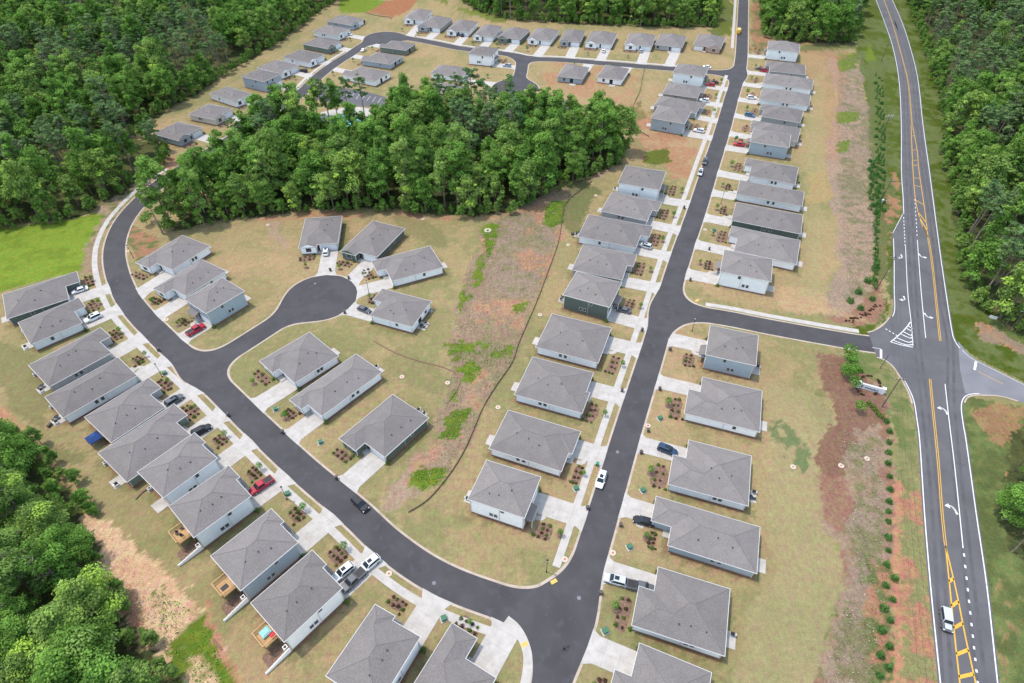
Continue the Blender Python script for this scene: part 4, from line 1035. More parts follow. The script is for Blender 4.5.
LONE = ('lone',)+make_tree('tree', 'pine', 24, 4.6, 4200, .36, 321)+(24,)
LONE[2].materials[0] = M['leaf']
NEARP = []
for i, (kd, H, Rr, n, lf) in enumerate([('broad', 14, 6.0, 11000, .27), ('broad', 16, 6.8, 13000, .28), ('tall', 17, 4.6, 9000, .26)]):
    NEARP.append((kd,)+make_tree('tree', kd, H, Rr, n, lf, 200+i)+(H,))
# --- where the woods stand
def blocked(x, y, m_=3.0):
    if sdf_at(x, y) < m_: return True
    for h in HOUSES:
        d = Vector((x, y, 0))-h['f']; d.z = 0; a = d.dot(h['u']); b = d.dot(h['v'])
        if -6 < a < h['L']+5 and -2 < b < h['W']+2: return True
    return False
def inpoly(x, y, P):
    c = False; n = len(P)
    for k in range(n):
        x0, y0 = P[k]; x1, y1 = P[(k+1) % n]
        if (y0 > y) != (y1 > y) and x < (x1-x0)*(y-y0)/(y1-y0)+x0: c = not c
    return c
def shrink_scatter(poly, step, seed, ylim=640, jitter=.75, cam_only=True):
    P = gpts(poly); g = random.Random(seed); xs = [p[0] for p in P]; ys = [p[1] for p in P]; out = []
    y = max(min(ys), -40); row = 0
    while y < min(max(ys), ylim):
        st = step*(1 if y < 330 else 1.15); x = max(min(xs), -430)+(row % 2)*st*.5
        while x < min(max(xs), 430):
            X = x+g.uniform(-jitter, jitter)*st*.5; Y = y+g.uniform(-jitter, jitter)*st*.5
            if inpoly(X, Y, P) and (poly is not W_LOW or inpoly(X+2, Y+1.5, P)) and not blocked(X, Y) and not on_hwy(X, Y): out.append((X, Y))
            x += st
        y += st*.87; row += 1
    return out
def project(x, y, z):
    dx, dy, dz = x, y, z-CAM_H; dep = dy*cp-dz*sp
    if dep < 1: return (-9999, -9999, 1)
    return (512+FOC*dx/dep, 341.5-FOC*(dy*sp+dz*cp)/dep, dep)
REG = [('left', W_LEFT, 8.2, .38), ('mid', W_MID, 7.0, .02), ('top', W_TOP, 7.4, .3), ('top2', W_TOP2, 7.4, .4), ('right', W_RIGHT, 7.6, .6), ('low', W_LOW, 6.6, .05), ('rlow', W_RLOW, 6.5, .05)]
TREES = []
for k, (nm_, poly, st, pf) in enumerate(REG):
    for (x, y) in shrink_scatter(poly, st, 50+k):
        a = project(x, y, 0); b = project(x, y, 16)
        if min(a[1], b[1]) > 683+50 or max(a[1], b[1]) < -14: continue
        if not (-70 < a[0] < 1094 or -70 < b[0] < 1094): continue
        TREES.append([nm_, x, y, pf, a[2]])
# a few single trees standing out of the woods
for p, kd in (((163,234),'lone'),((172,226),'tall'),((352,126),'pine'),((366,124),'pine'),((330,122),'pine'),((338,118),'broad'),((432,113),'broad'),((318,118),'broad'),((408,112),'broad'),((395,118),'broad')):
    g_ = G(*p); TREES.append(['single', g_.x, g_.y, kd, project(g_.x, g_.y, 0)[2]])
TREES.sort(key=lambda t: t[4])
print('trees', len(TREES))
WORDS = {'left': 'in the big woods on the upper left', 'mid': 'in the woods in the middle of the subdivision', 'top': 'in the dark woods behind the top street', 'top2': 'in the woods past the end of the right hand houses',
         'right': 'in the woods right of the highway', 'low': 'in the woods at the lower left', 'rlow': 'at the right edge below the side road', 'single': 'standing loose at the edge of the middle woods'}
GRP = {'left': 'upper left woods', 'mid': 'middle woods', 'top': 'woods behind the top street', 'top2': 'woods past the right hand houses', 'right': 'woods right of the highway', 'low': 'lower left woods', 'rlow': 'trees at the right edge', 'single': 'loose trees by the middle woods'}
def pine_zone(nm_, x, y):
    v = vnoise(np.array([x]), np.array([y]), 38, 5)[0]*.7+vnoise(np.array([x]), np.array([y]), 14, 9)[0]*.3
    return v
MESHES = {}
IND = 290; rest = []
TR = random.Random(99)
for i, t in enumerate(TREES):
    nm_, x, y, pf, dep = t
    if isinstance(pf, str): pool = [p for p in PROTO+[LONE] if p[0] == pf]; kd = pf
    else:
        pine = pine_zone(nm_, x, y) < pf*.55+.28 and TR.random() < .8 if nm_ not in ('low', 'rlow') else TR.random() < .06
        pool = [p for p in PROTO if (p[0] == 'pine') == pine]
        if nm_ in ('low', 'rlow') and not pine: pool = NEARP
        elif nm_ == 'mid' and not pine: pool = pool+[NEARP[2]]
        kd = 'pine' if pine else 'broad'
    pr = TR.choice(pool); sc = TR.uniform(.62, 1.2)*(.84 if nm_ in ('low',) else 1)*({'top': 1.0, 'top2': 1.0, 'right': .9, 'rlow': .6}.get(nm_, .95))
    qq = project(x, y, 0)
    if nm_ == 'mid' and 312 < qq[0] < 396 and qq[1] < 170: sc *= .84
    if i < IND or nm_ == 'single':
        pn = pr[0] == 'pine'
        lab = ('sparse grey-green pine' if pn else ('tall bare-trunked leafy tree' if pr[0] == 'lone' else 'slender leafy tree' if pr[0] == 'tall' else 'full round broadleaf tree'))+' '+WORDS[nm_]
        r = empty('pine_tree' if pn else 'broadleaf_tree', (x, y, 0), TR.uniform(0, 6.28), lab, 'pine tree' if pn else 'tree', GRP[nm_]+(', pines' if pn else ', slender trees' if pr[0] == 'tall' else ', broadleaf trees'))
        r.scale = (sc, sc*TR.uniform(.88, 1.1), sc*TR.uniform(.92, 1.22))
        link('trunk', pr[1], r); link('crown', pr[2], r)
    else: rest.append((x, y, sc, TR.uniform(0, 6.28), PROTO.index(pr) if pr in PROTO else len(PROTO)+NEARP.index(pr)))
# the remaining far woodland: one object that scatters the same trees
for i, p in enumerate(PROTO+NEARP):
    o = bpy.data.objects.new(f'woodland_kind_{i:02d}', p[3]); HID.objects.link(o)
def instancer(name, pts, coll, label, cat, kind='stuff'):
    me = bpy.data.meshes.new(name); me.vertices.add(len(pts)); me.vertices.foreach_set('co', np.array([(p[0], p[1], 0) for p in pts]).ravel())
    for nm2, tp, arr in (('scl', 'FLOAT', [p[2] for p in pts]), ('ang', 'FLOAT', [p[3] for p in pts]), ('idx', 'INT', [p[4] for p in pts])):
        me.attributes.new(nm2, tp, 'POINT').data.foreach_set('value', arr)
    o = link(name, me); tag(o, label, cat, None, kind)
    ng = bpy.data.node_groups.new(name, 'GeometryNodeTree'); ng.interface.new_socket('Geometry', in_out='INPUT', socket_type='NodeSocketGeometry'); ng.interface.new_socket('Geometry', in_out='OUTPUT', socket_type='NodeSocketGeometry')
    n = ng.nodes; l = ng.links; gi = n.new('NodeGroupInput'); go = n.new('NodeGroupOutput')
    ip = n.new('GeometryNodeInstanceOnPoints'); ci = n.new('GeometryNodeCollectionInfo'); ci.inputs['Collection'].default_value = coll
    ci.inputs['Separate Children'].default_value = True; ci.inputs['Reset Children'].default_value = True; ip.inputs['Pick Instance'].default_value = True
    def na(nm2, tp): q = n.new('GeometryNodeInputNamedAttribute'); q.data_type = tp; q.inputs['Name'].default_value = nm2; return q.outputs[0]
    cx = n.new('ShaderNodeCombineXYZ'); l.new(na('ang', 'FLOAT'), cx.inputs[2])
    l.new(gi.outputs[0], ip.inputs['Points']); l.new(ci.outputs[0], ip.inputs['Instance']); l.new(na('idx', 'INT'), ip.inputs['Instance Index'])
    l.new(cx.outputs[0], ip.inputs['Rotation']); l.new(na('scl', 'FLOAT'), ip.inputs['Scale']); l.new(ip.outputs[0], go.inputs[0])
    md = o.modifiers.new('scatter', 'NODES'); md.node_group = ng
    return o
rest2 = []
ge = random.Random(12)
for nm_, poly in (('left', W_LEFT), ('mid', W_MID), ('right', W_RIGHT), ('low', W_LOW), ('top', W_TOP), ('top2', W_TOP2)):
    P = gpts(poly)
    for a, b in zip(P, P[1:]+P[:1]):
        a = Vector(a); b = Vector(b); n_ = int((b-a).length/1.7)
        if n_ > 300: continue
        for k in range(n_):
            p = a.lerp(b, (k+ge.random())/n_)+Vector((ge.uniform(-2.5, 2.5), ge.uniform(-2.5, 2.5)))
            q = project(p.x, p.y, 0)
            if -40 < q[0] < 1064 and -20 < q[1] < 700 and not blocked(p.x, p.y, 2) and not on_hwy(p.x, p.y): rest2.append((p.x, p.y, ge.uniform(.14, .34), ge.uniform(0, 6.28), ge.choice((0, 1, 2, 3))))
instancer('woodland', rest, HID, 'dense mixed woodland filling the far upper left, top and right of the picture', 'woodland')
instancer('undergrowth', rest2, HID, 'low leafy undergrowth and thickets along the edges of the woods', 'undergrowth')
# ---- small plants
def small_plant(name, kind, H, Rr, n, leaf, seed, mat, stem=True):
    g = np.random.default_rng(seed)
    if kind == 'ball':
        q = g.normal(size=(n, 3)); q /= np.linalg.norm(q, axis=1, keepdims=True); q[:, 2] = np.abs(q[:, 2])
        lob = 1+.25*np.sin(3*np.arctan2(q[:, 1], q[:, 0])+seed)*.6
        P = q*g.uniform(.5, 1.0, (n, 1))*np.array((Rr, Rr, H))*lob[:, None]+np.array((0, 0, .03)); N_ = q+g.normal(size=(n, 3))*.5
    elif kind == 'cone':
        z = g.uniform(0, 1, n)**.8; a = g.uniform(0, 6.283, n); r = Rr*(1-z)**.7*g.uniform(.6, 1.05, n)+.03
        P = np.stack([np.cos(a)*r, np.sin(a)*r, .05+z*H], 1); N_ = np.stack([np.cos(a), np.sin(a), np.full(n, .4)], 1)+g.normal(size=(n, 3))*.45
    else:
        q = g.normal(size=(n, 3)); q /= np.linalg.norm(q, axis=1, keepdims=True)
        P = q*g.uniform(.3, 1, (n, 1))**.6*np.array((Rr, Rr, H*.33))+np.array((0, 0, H*.66)); N_ = q+g.normal(size=(n, 3))*.6+np.array((0, 0, .3))
    T = np.clip(g.normal(.5, .22, n), 0, 1)
    return quads_mesh(name, P, N_, g.uniform(.7, 1.3, n)*leaf, T, [mat])
def plant_proto(name, meshfol, part='foliage', stemh=.25, stemr=.02):
    r = empty(name, (0, 0, -50)); link(part, meshfol, r)
    s = MB(); s.tube((0, 0, -.05), (0, 0, stemh), stemr, stemr*.7, 5); s.build('stem', M['bark'], r); return r
SHG = [plant_proto('shrub', small_plant('shrub', 'ball', .55, .42, 90, .10, 3, M['shrub_green'])), plant_proto('shrub', small_plant('shrub', 'ball', .75, .55, 110, .11, 4, M['shrub_green']))]
SHR = [plant_proto('shrub', small_plant('shrub', 'ball', .45, .40, 80, .10, 5, M['shrub_red'])), plant_proto('shrub', small_plant('shrub', 'ball', .55, .46, 90, .10, 6, M['shrub_red']))]
SAP = [plant_proto('young_tree', small_plant('young', 'crown', 2.6, .75, 170, .13, 8, M['sapling']), 'crown', 1.9, .035), plant_proto('young_tree', small_plant('young', 'crown', 3.0, .95, 220, .14, 9, M['sapling']), 'crown', 2.2, .04)]
CED = [plant_proto('evergreen', small_plant('evergreen', 'cone', 2.4, .75, 260, .14, 12, M['cedar'])), plant_proto('evergreen', small_plant('evergreen', 'ball', 1.3, .85, 200, .14, 13, M['cedar']))]
PROTOS_DEL = SHG+SHR+SAP+CED
# mulch beds, shrubs and young trees in front of each house
def bed_poly(W, c, a, b, seed):
    g = random.Random(seed); return [W(c[0]+a*math.copysign(abs(math.cos(t))**.6, math.cos(t))*(1+g.uniform(-.12, .12)), c[1]+b*math.copysign(abs(math.sin(t))**.6, math.sin(t))*(1+g.uniform(-.1, .1))) for t in [2*math.pi*k/16 for k in range(16)]]
nsh = 0; SHQ = []
def shrub(*a): SHQ.append(a)
for hi, h in enumerate(HOUSES):
    if h['dist'] > 25: continue
    W_ = h['Wd']; s = 1 if h['other'] == 'f' else -1; W = h['W']; g = h['rnd']; det = h['det']
    lo, hi_ = (h['gy0']+h['gw']+1.2, W-.2) if s > 0 else (.2, h['gy0']-1.2)
    yc = (lo+hi_)/2; x0 = (-h['ex'] if h['wing'] == h['other'] else 0)
    if h['st'] == 2 or h['wing'] != h['other']: x0 -= 1.9
    D = h['dist']
    dep = min(3.4, max(1.6, (D-2)*.35))
    ctr = (x0-dep/2-.4, yc+s*.7)
    poly = bed_poly(W_, ctr, (dep/2+.2)*g.uniform(.75, 1.05), ((hi_-lo)/2)*g.uniform(.75, 1.05), hi)
    sheet('mulch_bed', [(p.x, p.y) for p in poly], .030+.0004*(hi % 7), M['mulch'])
    k = (9 if det > 1 else 3); where = h['where']
    for j in range(k):
        if det > 1: u_ = (j % 4)/3-.5; r_ = (j//4)/2-.3
        else: u_ = j/2-.5; r_ = 0
        y = ctr[1]+u_*(hi_-lo)*.8+g.uniform(-.2, .2); x = ctr[0]+r_*dep*.8+g.uniform(-.2, .2)
        p = W_(x, y)
        red = (hi*7+j*3) % 5 < 3; pr = g.choice(SHR if red else SHG); sc = g.uniform(.75, 1.25)
        shrub(pr, (p.x, p.y, .03), g.uniform(0, 6), f"low {'reddish' if red else 'green'} shrub, bed of house {where}", f"{'reddish' if red else 'green'} shrubs, house {where}", (sc, sc, sc)); nsh += 1
    # bright corner shrub by the garage
    p = W_(.3 if h['wing'] != h['gar'] else -h['ex']+.3, h['gy0']-.9 if s > 0 else h['gy0']+h['gw']+.9)
    shrub(SHG[1], (p.x, p.y, 0), 0, f"lone green shrub, garage corner, house {where}", 'garage corner shrubs', (1.3, 1.3, 1.5))
    # young street tree with its mulch ring
    if D > 6:
        p = W_(-D*.62, yc+s*.4)
        if sdf_at(p.x, p.y) > 1.5 and g.random() < .85:
            mb = MB(); mb.disc(p.x+.1, p.y-.1, .036, .85, 14); mb.build('mulch_ring', M['mulch'])['kind'] = 'structure'
            sc = g.uniform(.7, 1.15); dup(g.choice(SAP), (p.x, p.y, .0), g.uniform(0, 6), f"young tree, front yard, house {where}", 'young street trees', (sc, sc, sc))
# evergreen screen along the highway
seq = []
for k in range(54): t = k/53; seq.append((875.5+t*1.5+(k % 3)*3.0+TR.uniform(-.6, .6), 76+t*135))
for k in range(34): seq.append((868.5+TR.uniform(0, 10), 160+k*1.65))
for k in range(22): t = k/21; seq.append((875.5+(k % 2)*1.6-2.5*t+TR.uniform(-.8, .8), 214+t*74))
for k, q in enumerate(seq):
    p = G(*q); sc = TR.uniform(.6, 1.3); dup(CED[TR.choice((0, 0, 1))], (p.x, p.y, 0), TR.uniform(0, 6), 'dark evergreen in the dense screening row between the brush strip and the highway', 'dense evergreen row by the highway', (sc*1.15, sc*1.15, sc))
low = [(886,422),(889,432),(888.5,443),(888,453),(887.5,464),(889,477),(889.5,490),(888.5,502),(888,512),(888,522),(887.5,538),(888,551),(886,565),(894,579),(885,586),(892,600),(883,608.5),(890,621),(881,631),(889,647),(880,656),(888,668),(879,676)]
for q in low:
    p = G(*q); sc = TR.uniform(.8, 1.15); dup(CED[1], (p.x, p.y, 0), TR.uniform(0, 6), 'round dark evergreen in the spaced staggered rows beside the red clay track', 'spaced evergreens by the clay track', (sc, sc, sc))
# planting around the entrance
ent = [((846,359),2.3),((848,366),2.0),((844,378),1.9),((842,374),1.7),((850,377),2.0),((851,390),2.1),((857,412),1.7)]
for i, (q, sc) in enumerate(ent):
    p = G(*q); dup(SAP[1], (p.x, p.y, 0), i, 'bright green young tree in the mulch left of the entrance wall', 'young trees by the entrance wall', (sc*.95, sc*.95, sc*.8))
for i, (q, sc) in enumerate([((867,282),1.6),((858,293),1.5),((850,302),1.5),((860,309),1.4),((872,300),1.3),((875,268),1.6)]):
    p = G(*q); dup(CED[1], (p.x, p.y, 0), i, 'large round bush in the planted corner above the entry road', 'bushes in the corner above the entry road', (sc, sc, sc))
for i, (q, sc) in enumerate([((869,404),1),((872,407),1.1),((875,410),1.1),((878,414),1.1),((881,417),1),((856,372),1.2),((860,371),1.2)]):
    p = G(*q); shrub(SHG[1], (p.x, p.y, 0), i, 'low clipped green hedge plant near the entrance wall', 'low hedge plants by the entrance wall', (sc*1.6, sc*1.6, sc))
for i in range(30):
    t = i/29; q = (846+32*t+TR.uniform(-1, 1), 321-4*t-12*t*t+TR.uniform(-1.2, 1.2)); p = G(*q)
    shrub(SHR[i % 2], (p.x+TR.uniform(-.6, .6), p.y+TR.uniform(-.9, .9), 0), i, 'low dark shrub in the curved border above the entry road', 'curved border of dark shrubs', (.9, .9, .9))
for i in range(26):
    a = TR.uniform(0, 6.28); q = (868+12*math.cos(a), 386+10*math.sin(a)); p = G(*q)
    shrub(SHR[i % 2], (p.x, p.y, 0), i, 'low dark reddish shrub around the entrance wall', 'dark shrubs around the entrance wall', (.9, .9, .9))
# saplings in the small wild clumps
for i, q in enumerate([(152,222),(148,226),(166,232)]):
    p = G(*q); dup(SAP[1], (p.x, p.y, 0), i, 'wild bushy sapling under the leaning tree by the loop road', 'wild saplings by the loop road', (2, 2, 1.6))
SHQ.sort(key=lambda a: project(a[1][0], a[1][1], 0)[2])
for a in SHQ[:296]: dup(*a)
SHC = bpy.data.collections.new('small_prototypes')
for i, p in enumerate(SHG+SHR): SHC.objects.link(bpy.data.objects.new(f'small_kind_{i}', p.children[0].data))
instancer('far_shrubs', [(a[1][0], a[1][1], a[5][0] if len(a) > 5 else 1, a[2], (SHG+SHR).index(a[0])) for a in SHQ[296:]], SHC, 'small dark shrubs in the mulch beds of the far houses', 'shrubs')
for o in PROTOS_DEL:
    for c in list(o.children): bpy.data.objects.remove(c)
    bpy.data.objects.remove(o)
# ---- ground cover tufts: dry brush, weeds and bright grass clumps (nobody could count them)
def tufts(name, zones, label, cat, mat, dens, size, seed, hgt=.5):
    g = np.random.default_rng(seed); Cs = []
    for z in zones:
        P = gpts(z); xs = [p[0] for p in P]; ys = [p[1] for p in P]
        x0, x1, y0, y1 = max(min(xs), -200), min(max(xs), 260), max(min(ys), 15), min(max(ys), 420)
        n = int((x1-x0)*(y1-y0)*dens)
        X = g.uniform(x0, x1, n); Y = g.uniform(y0, y1, n); ok = pip(X+(fbm(X, Y, 6, 3)-.5)*4, Y, P) & (fbm(X, Y, 5, seed+77, 3) > .44)
        Cs.append(np.stack([X[ok], Y[ok], g.uniform(.02, hgt, ok.sum())], 1))
    Cn = np.concatenate(Cs); n = len(Cn)
    N_ = g.normal(size=(n, 3))*.7+np.array((0, 0, .7))
    me = quads_mesh(name, Cn, N_, g.uniform(.5, 1.4, n)*size, np.clip(g.normal(.5, .25, n), 0, 1), [mat])
    tag(link(name, me), label, cat, None, 'stuff'); print(name, n)
M['drybrush'] = leafmat('dry_brush', [(.17, .13, .09), (.27, .21, .15), (.30, .27, .22), (.20, .17, .12)], 1, .1)
M['weeds'] = leafmat('weeds', [(.07, .12, .03), (.10, .19, .03), (.13, .17, .06)], 1, .2)
M['brightgrass'] = leafmat('lush_grass', [(.06, .19, .02), (.09, .26, .02), (.11, .29, .03)], 1, .2)
MIDB = [(598,172),(622,164),(592,180),(570,200),(560,240),(545,285),(527,320),(513,360),(492,395),(474,425),(455,460),(440,480),(425,492),(430,440),(447,395),(452,345),(465,280),(484,228),(500,214),(535,200),(570,184)]
RB1 = [(838,60),(862,50),(870,115),(874,180),(876,250),(868,290),(850,300),(842,240),(838,140)]
RB2 = [(846,430),(880,440),(888,520),(880,600),(878,760),(810,760),(830,660),(850,600),(855,540),(850,500),(838,470)]
tufts('dry_brush', [MIDB, RB1, RB2, [(100,560),(140,590),(170,600),(165,640),(142,648),(120,625)]], 'dry grey-brown brush and dead weeds on the rough banks', 'brush', M['drybrush'], 3.0, .14, 21)
tufts('weeds', [MIDB, RB1, RB2, [(868,560),(896,560),(896,760),(868,760)], [(980,300),(1030,330),(1060,372),(975,340)], [(965,400),(1100,440),(1100,800),(1010,760),(1000,683)], W_RIGHT[0:12]+[(900,40)], [(150,590),(190,590),(214,640),(250,720),(190,720),(160,625)], [(98,205),(150,175),(105,240),(88,270)]],
      'green weeds scattered over the rough banks and verges', 'weeds', M['weeds'], 1.0, .13, 22, .3)
tufts('lush_grass', [[(550,202),(568,200),(563,222),(553,228),(541,224),(544,212)], [(487,225),(502,222),(500,238),(488,262),(478,275),(484,250)], [(462,290),(486,262),(488,278),(470,300),(458,315)],
          [(449,342),(510,344),(488,360),(482,378),(472,382),(455,366)], [(438,440),(444,418),(468,408),(463,430),(458,440)], [(408,478),(420,470),(448,469),(444,482),(428,490),(410,491)],
          [(152,590),(190,608),(202,612),(214,640),(218,655),(250,740),(190,760),(170,660),(160,625)], [(30,440),(72,500),(85,512),(76,520),(50,485),(20,455)]],
      'thick bright green grass in the wet patches of the banks', 'grass', M['brightgrass'], 5, .16, 23, .45)
# ================================================================== VEHICLES
def paintmat(name, c): return noise_mat('car_paint_'+name.replace(' ', '_'), k_(c, .95), k_(c, 1.04), 1.0, .42, 2, spec=.3, coat=.12)
PC = {'white': (.72, .73, .74), 'silver': (.42, .44, .46), 'dark grey': (.09, .095, .105), 'black': (.014, .015, .019), 'dark blue': (.02, .045, .095), 'crimson': (.33, .015, .035), 'red': (.42, .02, .03), 'yellow': (.62, .36, .03), 'blue': (.05, .13, .24), 'pale blue': (.30, .40, .48)}
for q, c in PC.items(): M['p_'+q] = paintmat(q, c)
def section(x, hw, z0, z1, cr=.16):
    return [(x, -hw+.05, z0), (x, -hw, z0+.18), (x, -hw, z1-cr), (x, -hw+cr*.8, z1), (x, hw-cr*.8, z1), (x, hw, z1-cr), (x, hw, z0+.18), (x, hw-.05, z0)]
def loft(mb, secs, mi=0):
    n = len(secs[0]); i = len(mb.v)
    for s in secs: mb.v += s
    for k in range(len(secs)-1):
        for j in range(n):
            a = i+k*n+j; b = i+k*n+(j+1) % n; mb.f.append((a, b, b+n, a+n)); mb.m.append(mi)
    mb.f.append(tuple(i+n-1-j for j in range(n))); mb.m.append(mi)
    mb.f.append(tuple(i+(len(secs)-1)*n+j for j in range(n))); mb.m.append(mi)
CARP = {}
def car_proto(kind, colour):
    key = (kind, colour)
    if key in CARP: return CARP[key]
    Ln, Wd_, Ht = {'sedan': (4.8, 1.84, 1.45), 'suv': (4.85, 1.94, 1.76), 'pickup': (5.7, 2.0, 1.88), 'truck': (6.2, 2.2, 2.6), 'jeep': (4.7, 1.92, 1.85)}[kind]
    h = Wd_/2; r = empty({'sedan': 'parked_car', 'suv': 'parked_car', 'pickup': 'pickup_truck', 'truck': 'delivery_truck', 'jeep': 'moving_car'}[kind], (0, 0, -60))
    mb = MB(); belt = Ht*.60; L2 = Ln/2; zb = .26
    hood = belt-(.02 if kind != 'sedan' else .05)
    if kind == 'pickup':
        loft(mb, [section(-L2, h*.9, zb+.1, belt-.05), section(-L2+.1, h*.97, zb, belt), section(-L2+.12, h*.97, zb, belt), section(-.35, h, zb, belt), section(1.0, h, zb, belt), section(1.9, h*.99, zb, hood), section(L2-.25, h*.93, zb, hood-.06), section(L2, h*.78, zb+.12, hood-.22)])
    else:
        tail = belt-(.0 if kind != 'sedan' else .03)
        loft(mb, [section(-L2, h*.82, zb+.16, tail-.12), section(-L2+.18, h*.94, zb+.02, tail), section(-L2+1.2, h, zb, belt), section(.9, h, zb, belt), section(1.5, h*.99, zb, hood), section(L2-.32, h*.93, zb, hood-.10), section(L2, h*.74, zb+.14, hood-.26)])
    body = mb.build('body', M['p_'+colour], r, recalc=True, smooth=False)
    # cabin
    if kind == 'pickup': xs = (-.75, -.55, .85, 1.55)
    elif kind == 'sedan': xs = (-1.9, -1.15, .35, 1.15)
    elif kind == 'truck': xs = (-3.0, -2.95, 1.9, 2.1)
    elif kind == 'jeep': xs = (-2.25, -2.15, .55, .85)
    else: xs = (-2.3, -1.95, .35, 1.2)
    cb = MB(); hw0 = h*.93; hw1 = h*.78 if kind != 'truck' else h*.98
    zr = Ht
    B = [(xs[0], -hw0, belt-.02), (xs[3], -hw0, belt-.02), (xs[3], hw0, belt-.02), (xs[0], hw0, belt-.02)]
    T = [(xs[1], -hw1, zr-.05), (xs[2], -hw1, zr-.05), (xs[2], hw1, zr-.05), (xs[1], hw1, zr-.05)]
    T2 = [(xs[1]+.12, -hw1+.12, zr), (xs[2]-.12, -hw1+.12, zr), (xs[2]-.12, hw1-.12, zr), (xs[1]+.12, hw1-.12, zr)]
    for k in range(4):
        j = (k+1) % 4; cb.face([B[k], B[j], T[j], T[k]]); cb.face([T[k], T[j], T2[j], T2[k]])
    cb.face(T2)
    rm = 'p_white' if kind == 'jeep' else 'p_'+colour
    cb.build('cabin', M[rm if kind != 'jeep' else 'p_silver'], r, recalc=True)
    def panel(name, q, mg, mat=M['glass'], off=.012):
        q = [Vector(p) for p in q]; c = sum(q, Vector())/4; nn = (q[1]-q[0]).cross(q[3]-q[0]).normalized()
        if nn.dot(c-Vector((c.x*.3 if abs(nn.x) > .5 else c.x, 0, Ht*.5))) < 0 and nn.z < .1 or nn.z < -.1: nn = -nn
        q = [p+(c-p).normalized()*mg+nn*off for p in q]; m2 = MB(); m2.face(q); m2.face([p-nn*.01 for p in reversed(q)]); m2.build(name, mat, r)
    if kind != 'truck':
        panel('windscreen', [B[1], B[2], T[2], T[1]], .1); panel('rear_window', [B[3], B[0], T[0], T[3]], .14)
    else: panel('windscreen', [B[1], B[2], T[2], T[1]], .3)
    if kind != 'truck':
        for a, b, c, d_ in ((B[0], B[1], T[1], T[0]), (B[2], B[3], T[3], T[2])): panel('side_window', [a, b, c, d_], .16)
    if kind == 'jeep': q = MB(); q.box(.95, L2-.3, -h*.62, h*.62, belt-.03, belt+.03); q.build('bonnet', M['p_silver'], r)
    if kind in ('suv',) and colour not in ('black',):
        q = MB(); q.box(-.7, .25, -.42, .42, zr+.002, zr+.012); q.build('sunroof', M['glass'], r)
    if kind == 'pickup':
        q = MB(); q.box(-L2+.2, -.85, -h*.8, h*.8, belt-.02, belt+.015); q.build('bed_cover' if colour not in ('dark grey',) else 'bed_floor', M['blackmetal'], r)
        q = MB(); q.box(-L2+.08, -.8, -h*.96, -h*.82, belt-.02, belt+.07); q.box(-L2+.08, -.8, h*.82, h*.96, belt-.02, belt+.07); q.box(-L2+.04, -L2+.16, -h*.9, h*.9, belt-.02, belt+.06); q.build('bed_rail', M['p_'+colour], r)
    wr = .36 if kind not in ('truck', 'jeep') else .41
    for sx in (L2-.95, -L2+.98):
        for sy in (-1, 1):
            q = MB(); y0 = sy*(h-.2); y1 = sy*(h+.015); q.tube((sx, y0, wr), (sx, y1, wr), wr, n=16); wl = q.build('wheel', M['rubber'], r)
            q = MB(); q.tube((sx, y1, wr), (sx, y1+sy*.012, wr), wr*.6, n=12); q.build('rim', M['chrome'], wl)
    for sy in (-1, 1):
        q = MB(); q.box(L2-.24, L2-.06, sy*h*.72-.15, sy*h*.72+.15, hood-.36, hood-.2); q.build('headlight', M['lamp'], r)
        q = MB(); q.box(-L2-.012, -L2+.12, sy*h*.72-.13, sy*h*.72+.13, belt-.42, belt-.2); q.build('tail_light', M['tail'], r)
        q = MB(); q.box(xs[3]-.35, xs[3]-.17, sy*(h+.06)-.09, sy*(h+.06)+.09, belt, belt+.14); q.build('wing_mirror', M['p_'+colour], r)
    q = MB(); q.box(L2-.1, L2+.01, -h*.5, h*.5, zb+.2, zb+.42); q.build('grille', M['blackmetal'], r)
    CARP[key] = r; return r
def heading(p, q): a = G(*p); b = G(*q); return math.atan2(b.y-a.y, b.x-a.x)
